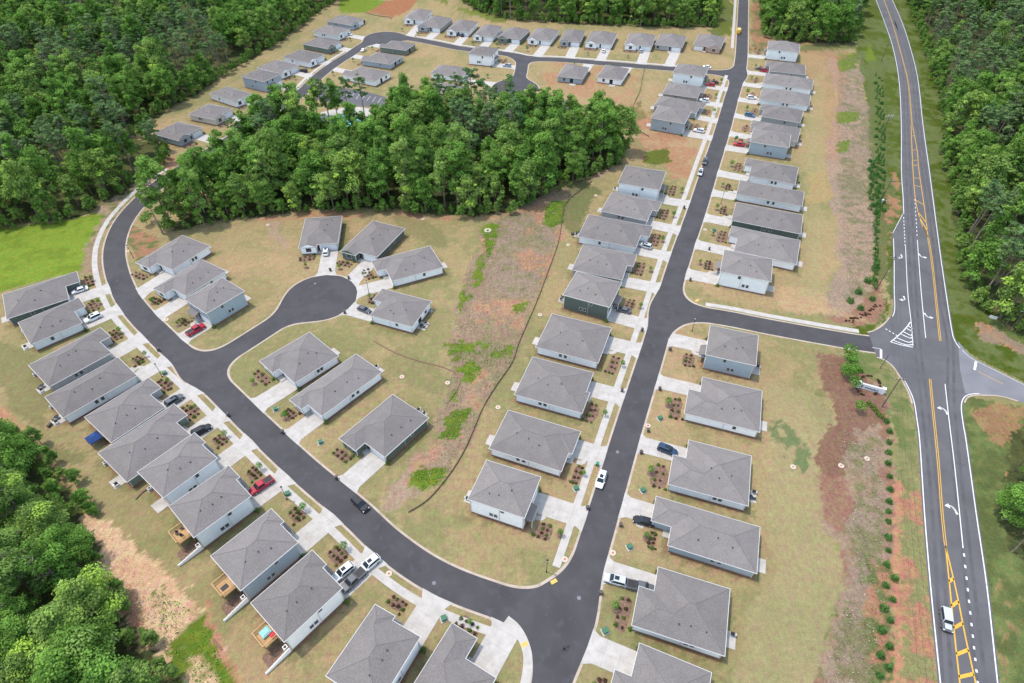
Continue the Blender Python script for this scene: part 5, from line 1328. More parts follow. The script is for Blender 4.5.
CARS = [
 ((600.7,481),'suv','white',(596,496),'white car parked against the kerb of the straight street'),
 ((667,451.5),'suv','dark blue',(676,455),'dark blue car nosing up to the garage, third house below the entry road'),
 ((643.5,522.5),'sedan','black',(634,520),'glossy black sedan on the drive of the fourth house below the entry road'),
 ((615,581.5),'suv','silver',(606,579),'silver car behind the dark pickup on one drive'),
 ((640,588.5),'pickup','dark grey',(651,591),'dark grey pickup in front of the silver car, nose at the garage'),
 ((360.5,505.5),'suv','black',(368,513),'black car driving down the left loop road'),
 ((262.5,487),'pickup','crimson',(252,494),'crimson pickup with black bed on an outer loop drive'),
 ((202.5,432),'suv','black',(212,427),'black car on the drive beside the sage green house'),
 ((175.5,402),'suv','dark grey',(185,396),'dark grey car on the drive of the house with the blue canopy'),
 ((196.5,331.5),'pickup','crimson',(206,326),'crimson pickup inside the loop bend'),
 ((94,319.5),'suv','white',(84,324),'white car with dark roof glass, second drive from the meadow'),
 ((80.5,291.5),'sedan','white',(70,295),'white sedan on the drive beside the bright meadow'),
 ((344,573.5),'suv','white',(336,580),'white car left of the grey pickup on the crowded drive'),
 ((354,581.5),'pickup','dark grey',(345,590),'dark grey pickup in the middle of the crowded drive'),
 ((370,565.5),'suv','white',(361,573),'white car at the street end of the crowded drive'),
 ((326.5,253),'suv','white',(327.5,246),'white car on a drive at the top of the round court'),
 ((364.5,311),'sedan','dark grey',(372,314),'dark grey sedan beside the round court'),
 ((645,247.5),'suv','silver',(637,245),'silver car on a drive left of the straight street'),
 ((623,311.5),'sedan','dark grey',(613,309),'dark grey sedan outside the dark green two-storey house'),
 ((704.5,163),'suv','dark grey',(701,174),'dark grey car on the straight street, ahead of the silver one'),
 ((700,174),'suv','silver',(696.5,186),'silver car parked behind the dark one on the straight street'),
 ((739.5,146),'pickup','red',(731,145),'bright red pickup right of the straight street'),
 ((749.5,116.5),'suv','blue',(757,118),'blue car on a far drive right of the street'),
 ((751.5,99),'suv','white',(760,99.5),'white car on a far drive right of the street'),
 ((764,72),'suv','crimson',(772,73.5),'dark red car near the far end on the right'),
 ((759,69.6),'sedan','dark grey',(751,68.5),'dark car partly behind the dark red one at the far end'),
 ((710,86),'suv','red',(702,85),'red car at the corner house by the top street'),
 ((714,83.5),'sedan','black',(706,82.5),'black car close behind the red one by the top street'),
 ((704,101.8),'suv','white',(696,100.5),'white car left of the street near the top'),
 ((698.5,132),'suv','white',(690,130.5),'white car beside the grey blue house by the bare plot'),
 ((738.3,33),'truck','yellow',(738.9,22),'small yellow box truck at the far end of the straight street'),
 ((706.5,68),'sedan','white',(698,66.5),'white car turning out of the top street'),
 ((603.5,52),'suv','white',(604.6,46),'white car on a top street drive, white house with red-brown bed'),
 ((640.8,52),'suv','silver',(642,46),'silver car on a top street drive, right of the white one'),
 ((459,35.5),'suv','dark blue',(462,30),'dark blue car, left of the pair on a top street drive'),
 ((462.8,36.2),'suv','black',(465.5,31),'black car, right of the pair on a top street drive'),
 ((362,22.8),'suv','black',(353,21),'black car on the topmost drive of the upper left row'),
 ((349,35),'sedan','white',(341,33.5),'white car on the second drive of the upper left row'),
 ((304,72),'suv','black',(296,69.5),'black car on a drive low in the upper left row'),
 ((363.7,51),'sedan','white',(370,46),'white car driving by the elbow of the upper road'),
 ((507,66.8),'suv','pale blue',(499,65.8),'pale blue car outside the lone two-storey house'),
 ((944.5,621.5),'jeep','dark grey',(946.3,634),'off-roader with pale roof driving down the highway'),
]
for p, kd, colr, q, lab in CARS:
    pr = car_proto(kd, colr); g = G(*p); o = dup(pr, (g.x, g.y, .06 if sdf_at(g.x, g.y) > 0 and not on_hwy(g.x, g.y) else .03), heading(p, q), lab)
    o['category'] = {'pickup': 'pickup', 'truck': 'truck'}.get(kd, 'car')
    if 'driving' in lab or 'turning' in lab: o.name = 'moving_car'
for r in CARP.values():
    for c in list(r.children_recursive): bpy.data.objects.remove(c)
    bpy.data.objects.remove(r)
# ================================================================== STREET FURNITURE AND YARD THINGS
# wheeled bins
def bin_proto(mat):
    r = empty('wheeled_bin', (0, 0, -60)); q = MB()
    a = [(-.26, -.24, .08), (.26, -.24, .08), (.26, .24, .08), (-.26, .24, .08)]; b = [(-.33, -.30, 1.0), (.33, -.30, 1.0), (.33, .30, 1.0), (-.33, .30, 1.0)]
    q.face(a[::-1]); q.face(b)
    for k in range(4): q.face([a[k], a[(k+1) % 4], b[(k+1) % 4], b[k]])
    q.build('bin_body', mat, r); q = MB(); q.box(-.37, .36, -.33, .33, 1.003, 1.07); q.box(-.42, -.36, -.25, .25, .98, 1.03); q.build('lid', mat, r)
    for sy in (-1, 1): q = MB(); q.tube((-.27, sy*.27, .12), (-.27, sy*.33, .12), .12, n=10); q.build('wheel', M['rubber'], r)
    return r
BB = bin_proto(M['binbrown']); BG = bin_proto(M['bingreen'])
for p, c, lab in [((597.3,465.5),'g','bright green wheeled bin on the pavement above the white parked car'), ((670,350.5),'b','dark bin at the kerb below the entry road'), ((659.5,390),'b','dark bin at the kerb, second drive below the entry road'),
                  ((641,453.5),'b','dark bin on the drive with the dark blue car'), ((648,431.5),'b','dark bin beside the red-centred cover on the verge'), ((622,391.5),'b','dark bin on the left pavement of the straight street'),
                  ((587.5,509),'b','dark bin on the pavement beside the nearest left house'), ((620.5,526),'b','dark bin at the kerb by the black sedan'), ((600.5,594),'b','dark bin in the grass near the silver car'),
                  ((283,433),'b','dark bin at the upper kerb of the left loop'), ((337,479),'b','dark bin at the kerb of the third inner loop house'), ((159,351),'b','dark bin on the outer pavement, third house from the meadow'),
                  ((228.5,416),'b','dark bin on the outer pavement opposite the inner loop houses'), ((330.5,271),'b','black bin at the top edge of the round court'), ((349,279),'b','black bin at the right edge of the round court'), ((345,313.5),'b','black bin at the lower right of the round court'),
                  ((642,331),'b','dark bin on the left pavement level with the entry road'), ((690,281),'b','dark bin at the corner right of the street above the entry road'),
                  ((684,208.5),'b','dark bin on the pavement of the street, upper left side'), ((709,250),'b','dark bin at the kerb, second house above the entry road')]:
    g = G(*p); o = dup(BB if c == 'b' else BG, (g.x, g.y, .06), random.uniform(0, 3), lab); o['category'] = 'bin'
for r in (BB, BG):
    for c in list(r.children_recursive): bpy.data.objects.remove(c)
    bpy.data.objects.remove(r)
# round concrete covers
def cover(p, mat2, lab, rr=.75):
    g = G(*p); r = empty('drain_cover', (g.x, g.y, 0), 0, lab, 'drain cover')
    q = MB(); n = 20
    for k in range(n):
        a0, a1 = 2*math.pi*k/n, 2*math.pi*(k+1)/n
        c = lambda a, R_: (R_*math.cos(a), R_*math.sin(a))
        q.face([c(a0, rr)+(.13,), c(a1, rr)+(.13,), c(a1, rr*.42)+(.13,), c(a0, rr*.42)+(.13,)][::-1]); q.face([c(a0, rr)+(0,), c(a1, rr)+(0,), c(a1, rr)+(.13,), c(a0, rr)+(.13,)])
        q.face([c(a0, rr*.42)+(.13,), c(a1, rr*.42)+(.13,), c(a1, rr*.42)+(.06,), c(a0, rr*.42)+(.06,)])
    q.build('concrete_ring', M['gutter_pale'], r, recalc=True); q = MB(); q.disc(0, 0, .085, rr*.42, 16); q.build('lid', mat2, r)
M['gutter_pale'] = solid('pale_concrete', (.46, .41, .33), .85)
for p, mt, lab in [((402,377),'pavers','round drain cover in the grass below the round court'), ((447.5,383),'pavers','round drain cover beside the straw log'), ((498,407.5),'pavers','round drain cover near the brush fence'),
                   ((595.8,195.5),'pavers','round drain cover on the upper green slope'), ((568,245),'pavers','round drain cover behind the seventh left house'), ((540,315),'pavers','round drain cover by the fence, behind the dark green house'),
                   ((705,229.8),'redcloth','drain cover with red centre right of the street'), ((648,425.8),'redcloth','drain cover with red centre below the entry road'), ((612.8,553),'pavers','square-set drain cover by the silver car'),
                   ((564.8,559.5),'pavers','drain cover on the pavement near the bottom junction'), ((389,573.8),'pavers','drain cover on the pavement by the crowded drive'), ((793,467),'pavers','round drain cover in the grass behind the third lower house'),
                   ((841,465.8),'pavers','round drain cover on the mulch bank'), ((867,458.8),'pavers','round drain cover in the grey brush'), ((267.8,225),'pavers','round drain cover left of the round court yards'),
                   ((423,219),'pavers','round drain cover close under the middle woods'), ((487.8,230.5),'dark','large dark-centred drain inlet at the head of the brush bank'), ((127.5,251.5),'pavers','drain cover at the loop kerb near the leaning tree'), ((166.5,320),'pavers','drain cover at the inner loop kerb')]:
    cover(p, M[mt], lab, 1.3 if 'large' in lab else .66)
# manholes in the carriageway
for p in ((434,583),(579,598),(315,283.5),(617.5,452)):
    g = G(*p); q = MB(); q.disc(0, 0, .02, .42, 18); o = q.build('manhole_cover', M['highway_pale'], loc=(g.x, g.y, 0)); tag(o, {434: 'grey manhole cover in the lower bend of the loop road', 579: 'manhole cover in the bottom junction', 315: 'manhole cover in the round court', 617: 'manhole cover in the straight street'}[p[0]] if p[0] in (434, 579, 315) else 'manhole cover in the straight street', 'manhole')
# worn spots and drips on the carriageway
def stain(px, r, seed):
    g = random.Random(seed); c = G(*px); pts = [(c.x+r*g.uniform(.5, 1)*math.cos(a), c.y+r*g.uniform(.5, 1)*math.sin(a)) for a in [k*2*math.pi/11 for k in range(11)]]
    sheet('road_stain', pts, .0165, M['stain'])
M['stain'] = noise_mat('oil_stain', (.022, .021, .024), (.045, .043, .047), 3, .6, 6)
for k, (px, r) in enumerate([((566,648),.75),((563.5,650),.5),((569,646),.3),((640,420),.18),((617,452),.18),((690,240),.4),((300,300),.5),((330,290),.4),((150,320),.4),((240,410),.3),((420,570),.35),((650,345),.5),((668,318),.4)]): stain(px, r, k)
# green utility boxes
for p, lab in [((288,494.5),'green utility box beside the lamp on the outer loop'), ((165,374),'green utility box below the lamp, outer loop'), ((644,660-28),'green utility box in the lower right front yard') , ((605,631.5),'green utility box in the grass near the bottom junction'), ((643,491),'green utility box in the yard of the fourth lower house'), ((576,489),'green utility box in the yard of the nearest left house'),
               ((444,619),'pale green utility box by the loop pavement'), ((660,419),'green utility box in the yard of the second lower house'), ((714,231),'green utility box right of the street above the entry road'), ((736.5,138),'green utility box near the red pickup'), ((629.5,547.5),'green utility box in the yard by the black sedan'), ((276,410),'green utility box in the first inner loop yard'), ((321,443),'green utility box in the second inner loop yard')]:
    if lab.startswith('green utility box in the lower right'): continue
    g = G(*p); r = empty('utility_box', (g.x, g.y, 0), .4, lab, 'utility box'); q = MB(); q.box(-.5, .5, -.45, .45, .1, .75); q.build('cabinet', M['boxgreen'], r)
    q = MB(); q.box(-.55, .55, -.5, .5, .753, .83); q.build('lid', M['boxgreen'], r); q = MB(); q.box(-.75, .75, -.7, .7, 0, .1); q.build('base_slab', M['concrete'], r)
# street lamps
for p, lab, ang in [((162.5,377),'black street lamp, outer loop, fourth house from the meadow',.8), ((287,499.5),'black street lamp, outer loop beside the utility box',.8), ((546.5,572),'black street lamp on the corner of the bottom junction',-.6), ((692,331),'black street lamp on the corner below the entry road',2.2),
                    ((369,293.5),'street lamp between the drives of the round court',3.5), ((720.8,204),'street lamp right of the straight street',3.1), ((133.5,258),'street lamp at the inner loop kerb near the leaning tree',2.5)]:
    g = G(*p); r = empty('street_lamp', (g.x, g.y, 0), ang, lab, 'street lamp')
    q = MB(); q.tube((0, 0, 0), (0, 0, 4.6), .085, .055, 8); q.build('post', M['blackmetal'], r); q = MB(); q.tube((0, 0, 0), (0, 0, .35), .18, .12, 8); q.build('base', M['blackmetal'], r)
    q = MB(); q.tube((0, 0, 4.6), (0, 0, 4.75), .10, .22, 8); q.tube((0, 0, 5.15), (0, 0, 5.35), .26, .05, 8); q.build('lamp_cap', M['blackmetal'], r); q = MB(); q.tube((0, 0, 4.75), (0, 0, 5.15), .20, .24, 8); q.build('lantern', M['lamp'], r)
# power poles and their lines
POLES = []
def pole(p, Hh, lab, arm=True, r0=.16, ax_=0.0, lean=(0, 0), fancy=False):
    g = G(*p); r = empty('power_pole', (g.x, g.y, 0), 0, lab, 'power pole'); q = MB(); q.tube((0, 0, -.3), (lean[0], lean[1], Hh), r0, r0*.62, 10); q.build('post', M['darkwood'], r)
    if arm:
        q = MB(); c, s = math.cos(ax_), math.sin(ax_); a = .07
        q.tube((-1.3*c+lean[0], -1.3*s+lean[1], Hh-.5), (1.3*c+lean[0], 1.3*s+lean[1], Hh-.5), .075, n=6); q.build('crossarm', M['insulator' if fancy else 'darkwood'], r)
        for k in (-1.2, -.45, .45, 1.2):
            q = MB(); q.tube((k*c+lean[0], k*s+lean[1], Hh-.44), (k*c+lean[0], k*s+lean[1], Hh-.14), .06, n=6); q.build('insulator', M['insulator'], r)
    if fancy:
        q = MB(); q.tube((.35, .1, Hh-2.3), (.35, .1, Hh-1.3), .26, n=10); q.build('transformer', M['metal'], r)
        q = MB(); q.tube((-1.6, .5, Hh-1.1), (1.6, .5, Hh-1.1), .06, n=6); q.build('switch_arm', M['insulator'], r)
    POLES.append((Vector((g.x+lean[0], g.y+lean[1], Hh-.1)), ax_)); return r
pole((880,203.5), 10, 'wooden power pole at the verge beside the evergreen screen')
pole((875.5,291), 13.5, 'tall leaning shadowed power pole above the entry road', lean=(.6, 0))
pole((881.8,407), 11, 'wooden power pole on the mown verge near the entrance wall')
pole((898,706), 11, 'power pole with pale fittings at the bottom right, by the clay track', fancy=True)
pole((881.5,136), 10, 'power pole with pale fittings halfway up the highway verge', fancy=True)
pole((881,62), 10, 'small distant power pole near the top of the highway verge')
pole((1009,331), 8, 'pole leaning at the edge of the woods across the highway', lean=(.4, 0))
pole((1014,471), 8.5, 'pole in the grass at the right edge below the side road', arm=False, r0=.13)
g = G(880, 368.5); q = MB(); q.tube((0, 0, -.2), (.3, .2, 5.2), .11, .08, 8); o = q.build('sign_post', M['darkwood'], loc=(g.x, g.y, 0)); tag(o, 'short bare wooden post in the verge by the entry corner', 'post')
order = [5, 4, 0, 1, 2, 3]
wn = 0
for a, b in zip(order[:-1], order[1:]):
    for k in (-1.2, 0, 1.2):
        p0 = POLES[a][0]+Vector((k, 0, 0)); p1 = POLES[b][0]+Vector((k, 0, 0)); q = MB(); prev = p0; n = 10
        for i in range(1, n+1):
            t = i/n; c = p0.lerp(p1, t); c.z -= 4*.9*t*(1-t); q.tube(prev, c, .018, n=4, caps=False); prev = c
        o = q.build('power_line', M['blackmetal']); tag(o, 'thin black overhead cable strung between the highway verge poles', 'cable', 'overhead cables along the highway')
for b in (6,):
    for k in (-.8, .8):
        p0 = POLES[1][0]+Vector((0, k, 0)); p1 = POLES[b][0]+Vector((0, k, 0)); q = MB(); prev = p0; n = 12
        for i in range(1, n+1):
            t = i/n; c = p0.lerp(p1, t); c.z -= 4*1.3*t*(1-t); q.tube(prev, c, .018, n=4, caps=False); prev = c
        tag(q.build('power_line', M['blackmetal']), 'thin black overhead cable crossing above the highway', 'cable', 'overhead cables across the highway')
# silt fence and straw logs
def silt(pts, lab, hgt=.5, nm='silt_fence'):
    l = smooth_line(gpts(pts), 5); r = empty(nm, (l[0][0], l[0][1], 0), 0, lab, 'fence'); o0 = Vector((l[0][0], l[0][1], 0)); q = MB()
    for a, b in zip(l[:-1], l[1:]):
        A = Vector((a[0], a[1], 0))-o0; B = Vector((b[0], b[1], 0))-o0; up = Vector((0, 0, hgt))
        t = (B-A); 
        if t.length < .01: continue
        nn = Vector((-t.y, t.x, 0)).normalized()*.03
        q.face([A+nn, B+nn, B+up+nn, A+up+nn]); q.face([A-nn, A-nn+up, B-nn+up, B-nn]); q.face([A-nn+up, A+nn+up, B+nn+up, B-nn+up])
    q.build('cloth', M['silt'], r); tot = 0; nxt = 0; cnt = 0
    for a, b in zip(l[:-1], l[1:]):
        A = Vector((a[0], a[1], 0))-o0; B = Vector((b[0], b[1], 0))-o0; tot += (B-A).length
        if tot >= nxt and cnt < 95: s = MB(); s.box(B.x-.04, B.x+.04, B.y-.04, B.y+.04, 0, hgt+.2); s.build('stake', M['darkwood'], r); nxt = tot+2.6; cnt += 1
silt([(592,181.5),(580,191),(566,203.5),(562,222),(558,243.5),(548,272),(537,301),(528,322),(519,343),(512,363),(497,385),(483.5,407),(468.5,442),(458,462),(446,479.5),(428,500),(408.5,512.8)], 'long dark fence of silt cloth running down between the middle bank and the yards')
silt([(644.5,68.8),(642,80),(639.5,92.5),(634,104),(632.3,116),(635,125),(641,132),(649,137)], 'dark silt cloth fence curving behind the far left houses')
def log(pts, lab, r_=.16):
    l = smooth_line(gpts(pts), 4); q = MB(); 
    for a, b in zip(l[:-1], l[1:]): q.tube((a[0]-l[0][0], a[1]-l[0][1], r_*.7), (b[0]-l[0][0], b[1]-l[0][1], r_*.7), r_, n=7)
    o = q.build('straw_log', M['berm'], loc=(l[0][0], l[0][1], 0)); tag(o, lab, 'erosion barrier')
log([(373.5,341),(384,347),(396,353),(412,359),(426,363),(442,367),(456,373)], 'brown straw log curving through the dry grass below the round court')
log([(456,373),(460,382),(455,392),(447,404)], 'brown straw log along the left edge of the brush bank')
log([(366,13),(378,16),(390,17.5),(391,19)], 'pale straw log at the top near the clay field', .3)
log([(118,650),(0+214,640),(222,650)][1:], 'short straw log on the lower left slope')
# back yard things
def lounge(W_, p, rz, lab, kind):
    r = empty({'grill': 'barbecue_grill', 'table': 'patio_table', 'box': 'storage_box', 'chair': 'garden_chair'}[kind], (p.x, p.y, .12), rz, lab, {'grill': 'grill', 'table': 'table', 'box': 'box', 'chair': 'chair'}[kind])
    if kind == 'grill':
        q = MB(); q.box(-.35, .35, -.28, .28, .7, 1.0); q.tube((-.34, 0, 1.0), (.34, 0, 1.0), .27, n=12); q.build('firebox', M['blackmetal'], r)
        for sx in (-.3, .3):
            for sy in (-.22, .22): q = MB(); q.tube((sx, sy, 0), (sx, sy, .7), .025, n=5); q.build('leg', M['blackmetal'], r)
        q = MB(); q.box(.36, .75, -.22, .22, .86, .9); q.build('side_shelf', M['metal'], r)
    elif kind == 'table':
        q = MB(); q.tube((0, 0, .72), (0, 0, .76), .6, n=18); q.build('tabletop', M['glass'], r)
        for k in range(4): a = k*1.57; q = MB(); q.tube((.4*math.cos(a), .4*math.sin(a), 0), (.3*math.cos(a), .3*math.sin(a), .72), .03, n=5); q.build('leg', M['blackmetal'], r)
    elif kind == 'chair':
        q = MB(); q.box(-.3, .3, -.28, .28, .4, .46); q.build('seat', M['blackmetal'], r); q = MB(); q.box(-.32, -.26, -.28, .28, .47, .95); q.build('backrest', M['blackmetal'], r)
        for sx in (-.26, .26):
            for sy in (-.25, .25): q = MB(); q.tube((sx, sy, 0), (sx, sy, .4), .022, n=5); q.build('leg', M['blackmetal'], r)
    else:
        q = MB(); q.box(-.6, .6, -.3, .3, 0, .55); q.build('chest', M['darkwood'], r); q = MB(); q.box(-.63, .63, -.33, .33, .553, .63); q.build('lid', M['darkwood'], r)
for h in HOUSES:
    if 'patio' in h and h['items']:
        c = h['patio']; rz = h['rz']; w_ = h['where']; g = h['rnd']
        a = Vector((math.cos(rz), math.sin(rz))); b = Vector((-a.y, a.x))
        lounge(None, c+a*.7+b*.9, rz, f'black grill behind the house {w_}', 'grill')
        if h['items'] > 1:
            lounge(None, c-b*.7, rz, f'round glass table behind the house {w_}', 'table'); lounge(None, c-b*.7+a*.9, rz+3.14, f'dark chair by the table behind the house {w_}', 'chair')
        if h['items'] > 2: lounge(None, c+a*2.2+b*.3, rz+.5, f'dark storage chest behind the house {w_}', 'box')
    # air conditioner beside the rear corner
    if h['det'] > 1:
        p = h['Wd'](h['L']+.25, h['W']-1.4 if h.get('patio') is not None else 1.6); r = empty('air_conditioner', (p.x, p.y, 0), h['rz'], f"grey air conditioner behind the house {h['where']}", 'air conditioner')
        q = MB(); q.box(-.4, .4, -.4, .4, .08, .85); q.build('casing', M['metal'], r); q = MB(); q.disc(0, 0, .858, .3, 14); q.build('fan_grille', M['blackmetal'], r); q = MB(); q.box(-.5, .5, -.5, .5, 0, .08); q.build('base_slab', M['concrete'], r)
# decks and retaining walls of the three houses low on the left
def find(w_): return next(h for h in HOUSES if h['where'] == w_)
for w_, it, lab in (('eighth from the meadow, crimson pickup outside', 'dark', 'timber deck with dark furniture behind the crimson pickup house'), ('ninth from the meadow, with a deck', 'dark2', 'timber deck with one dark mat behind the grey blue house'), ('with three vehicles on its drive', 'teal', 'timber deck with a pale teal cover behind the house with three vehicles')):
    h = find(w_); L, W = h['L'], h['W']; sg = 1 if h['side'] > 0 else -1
    r = empty('wooden_deck', (h['f'].x, h['f'].y, 0), h['rz'], lab, 'deck')
    fl = h['flip']; x0, x1 = L-.30, L+2.9; y0, y1 = W*.30, W*.30+3.6; z = 2.7
    q = MB()
    for k in range(20): yy = y0+k*(y1-y0)/20; q.box(x0, x1, yy+.008, yy+(y1-y0)/20-.008, z, z+.05)
    q.build('deck_boards', M['wood'], r, fl)
    q = MB(); q.box(x0, x1, y0-.05, y0, z-.25, z+.06); q.box(x0, x1, y1, y1+.05, z-.25, z+.06); q.box(x1, x1+.05, y0-.05, y1+.05, z-.25, z+.06); q.build('deck_frame', M['wood'], r, fl)
    for x, y in ((x1, y0), (x1, y1), (x0+.4, y0), (x0+.4, y1), (x1, (y0+y1)/2)): q = MB(); q.box(x-.08, x+.08, y-.08, y+.08, 0, z+1.05); q.build('post', M['wood'], r, fl)
    q = MB(); q.box(x0+.3, x1+.1, y0-.1, y0+.06, z+1.05, z+1.12); q.box(x0+.3, x1+.1, y1-.06, y1+.1, z+1.05, z+1.12); q.box(x1-.06, x1+.12, y0-.1, y1+.1, z+1.055, z+1.125)
    for k in range(26): yy = y0+.1+k*(y1-y0-.2)/25; q.box(x1-.02, x1+.02, yy-.02, yy+.02, z+.06, z+1.05)
    for k in range(22): xx = x0+.4+k*(x1-x0-.5)/21; q.box(xx-.02, xx+.02, y1-.02, y1+.02, z+.06, z+1.05); q.box(xx-.02, xx+.02, y0-.02, y0+.02, z+.06, z+1.05)
    q.build('railing', M['wood'], r, fl)
    def loc(x, y): p = h['Wd'](x, y); return p
    if it == 'teal':
        for (x, y, sz, mt, lb, nm2) in ((L+1.2, y0+2.2, (.9, .8, .75), 'tealcloth', 'pale teal covered furniture on the deck with three vehicles in front', 'covered_furniture'), (L+.6, y0+.8, (.45, .5, .6), 'redcloth', 'red covered grill on the deck behind the three vehicles', 'covered_grill')):
            p = loc(x, y); q = MB(); q.prism([(-sz[0], -sz[1]), (sz[0], -sz[1]), (sz[0], sz[1]), (-sz[0], sz[1])], 0, sz[2]*.8); q.prism([(-sz[0]*.8, -sz[1]*.8), (sz[0]*.8, -sz[1]*.8), (sz[0]*.7, sz[1]*.7), (-sz[0]*.7, sz[1]*.7)], sz[2]*.8+.002, sz[2])
            o = q.build(nm2, M[mt], loc=(p.x, p.y, z+.055), recalc=True); o.rotation_euler.z = h['rz']; tag(o, lb, 'furniture')
    elif it == 'dark2':
        p = loc(L+1.6, y0+1.6); q = MB(); q.box(-.7, .7, -.55, .55, 0, .03); o = q.build('outdoor_mat', M['blackmetal'], loc=(p.x, p.y, z+.055)); o.rotation_euler.z = h['rz']; tag(o, 'dark square mat on the deck of the grey blue house', 'mat')
        p = loc(L+.5, y0+2.6); lounge(None, Vector((p.x, p.y)), h['rz'], 'dark chair on the deck of the grey blue house', 'chair'); SC.objects[-1]
    else:
        for k, (x, y) in enumerate(((L+.7, y0+2.8), (L+1.9, y0+2.4), (L+1.4, y0+1.0))):
            p = loc(x, y); r2 = empty('deck_chair', (p.x, p.y, z+.055), h['rz']+k, ['dark chair nearest the house wall on the crimson pickup deck', 'dark chair at the outer rail of the crimson pickup deck', 'dark chair at the near end of the crimson pickup deck'][k], 'chair')
            q = MB(); q.box(-.3, .3, -.28, .28, .4, .46); q.build('seat', M['blackmetal'], r2); q = MB(); q.box(-.32, -.26, -.28, .28, .47, .95); q.build('backrest', M['blackmetal'], r2)
            for sx in (-.26, .26):
                for sy in (-.25, .25): q = MB(); q.tube((sx, sy, 0), (sx, sy, .4), .022, n=5); q.build('leg', M['blackmetal'], r2)
    # pale retaining wall running out from the near rear corner
    rw = empty('retaining_wall', (h['f'].x, h['f'].y, 0), h['rz'], f"pale retaining wall behind the house {w_}", 'wall')
    q = MB(); n = 6
    for k in range(n):
        a = L-.2+k*.9; zt = 1.3-.9*k/n
        q.box(a, a+.898, .40, .62, 0, zt)
    q.build('wall', M['white'], rw, fl); q = MB()
    for k in range(n): a = L-.2+k*.9; zt = 1.3-.9*k/n; q.box(a, a+.898, .36, .66, zt+.002, zt+.09)
    q.build('coping', M['trim'], rw, fl)
    q = MB(); c0 = h['Wd'](L+1.5, .8); sheet('shaded_soil', [(p.x, p.y) for p in bed_poly(h['Wd'], (L+1.9, W*.2), 2.3, W*.17, 5)], .014, M['mulch'])  # red-brown soil patch that also paints in the shade below the deck
# blue canopy behind one loop house
h = find('with a blue canopy behind it'); p = G(98, 443); r = empty('garden_canopy', (p.x, p.y, 0), h['rz'], 'dark blue garden canopy on four posts behind a grey loop house', 'canopy')
q = MB(); B = [(-1.5, -1.6, 2.25), (1.5, -1.6, 2.25), (1.5, 1.6, 2.25), (-1.5, 1.6, 2.25)]; T = [(-.5, -.4, 3.0), (.5, -.4, 3.0), (.5, .4, 3.0), (-.5, .4, 3.0)]
for k in range(4): q.face([B[k], B[(k+1) % 4], T[(k+1) % 4], T[k]]); b0 = B[k]; b1 = B[(k+1) % 4]; q.face([(b0[0], b0[1], 2.0), (b1[0], b1[1], 2.0), b1, b0])
q.face(T); q.build('canopy_top', M['bluecloth'], r)
for b0 in B: q = MB(); q.tube((b0[0]*.95, b0[1]*.95, 0), (b0[0]*.95, b0[1]*.95, 2.25), .05, n=6); q.build('post', M['blackmetal'], r)
# small curved wooden bench edge / low kennel run beside the sage house
p0 = [(136,499.5),(142,493),(150,488),(156,486)]
log(p0, 'pale curved edging log behind the sage green house', .22)
# entrance wall with its lettering
p0 = G(857.2, 386.6); p1 = G(882, 393.5); d_ = Vector((p1.x-p0.x, p1.y-p0.y)); Ls = d_.length; rz = math.atan2(d_.y, d_.x)
r = empty('entrance_wall', (p0.x, p0.y, 0), rz, 'long white entrance wall with dark lettering in the mulch by the entry corner', 'sign')
Hs = 1.55
M['sign_white'] = solid('painted_masonry', (.66, .68, .72), .7)
q = MB(); q.box(.5, Ls-.5, -.22, .22, 0, Hs); q.build('wall', M['sign_white'], r); q = MB(); q.box(.4, Ls-.4, -.3, .3, Hs+.002, Hs+.12); q.build('coping', M['trim'], r)
for x in (0.1, Ls-.1): q = MB(); q.box(x-.38, x+.38, -.38, .38, 0, Hs+.35); q.box(x-.46, x+.46, -.46, .46, Hs+.352, Hs+.48); q.build('pillar', M['sign_white'], r)
def text(s, size, x, z, mat, nm2):
    cu = bpy.data.curves.new(nm2, 'FONT'); cu.body = s; cu.size = size; cu.offset = .035; cu.extrude = .02; cu.align_x = 'LEFT'
    o = bpy.data.objects.new(nm2, cu); C.objects.link(o); dg = bpy.context.evaluated_depsgraph_get(); dg.update(); me = bpy.data.meshes.new_from_object(o.evaluated_get(dg)); bpy.data.objects.remove(o)
    me.materials.clear(); me.materials.append(mat); o = link(nm2, me, r); o.rotation_euler = (math.pi/2, 0, 0); o.location = (x, -.245, z); return o
M['letter'] = solid('sign_lettering', (.07, .10, .15), .5)
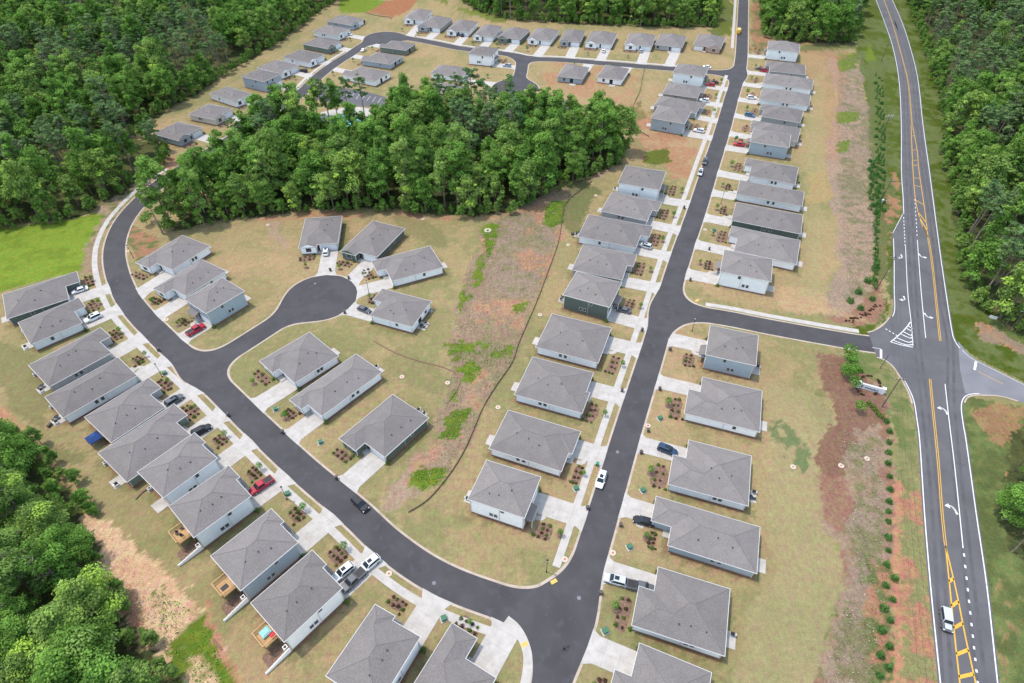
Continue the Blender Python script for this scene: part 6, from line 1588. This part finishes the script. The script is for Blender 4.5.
text('E', 1.15, .65, .45, M['letter'], 'emblem_letter'); text('vermore', .95, 1.65, .42, M['letter'], 'lettering')
# pool behind the woods
r = empty('swimming_pool', (0, 0, 0), 0, 'turquoise swimming pool glimpsed through the middle woods', 'pool')
P = gpts([(324,120),(336,116),(352,115.5),(362,119),(366,126),(352,130),(334,130),(325,126)]); cx_ = sum(p[0] for p in P)/8; cy_ = sum(p[1] for p in P)/8; r.location = (cx_, cy_, 0)
o = sheet('water', [(p[0]-cx_, p[1]-cy_) for p in smooth_line(P+[P[0]], 4)[:-1]], .09, M['pool'], kind=None, parent=r)
q = MB(); l = smooth_line(P+[P[0]], 4); l = [(p[0]-cx_, p[1]-cy_) for p in l]; 
ribbon(l, .7, .12, mb=q); q.build('pool_edge', M['trim'], r)
for k, pq in enumerate(((310,121),(342,140),(380,122),(385,116))):
    g = G(*pq); r = empty('sun_umbrella', (g.x, g.y, 0), 0, ['turquoise umbrella left of the pool', 'turquoise umbrella below the pool', 'turquoise umbrella right of the pool', 'turquoise umbrella at the far right of the pool'][k], 'umbrella')
    q = MB(); q.tube((0, 0, 0), (0, 0, 2.4), .03, n=6); q.build('pole', M['metal'], r); q = MB(); q.tube((0, 0, 2.1), (0, 0, 2.6), 1.4, .05, 8); q.build('canopy', M['pool'], r)
# odd small things beyond the yards
for p, sz, mt, lab, nm2 in [((889+930,0),0,'','',''),]:
    pass
g = G(991, 320.5); r = empty('notice_board', (g.x, g.y, 0), 2.6, 'small pale roadside board at the edge of the woods across the highway', 'sign')
q = MB(); q.box(-1.0, 1.0, -.04, .04, .8, 1.8); q.build('panel', M['insulator'], r)
for x in (-.8, .8): q = MB(); q.box(x-.05, x+.05, -.1, -.042, 0, 1.9); q.build('post', M['darkwood'], r)
g = G(883, 202); q = MB(); q.box(-.6, .6, -.5, .5, 0, .9); q.box(-.66, .66, -.56, .56, .902, .98); o = q.build('meter_cabinet', M['insulator'], loc=(g.x, g.y, 0)); tag(o, 'pale meter cabinet at the foot of the verge power pole', 'cabinet')
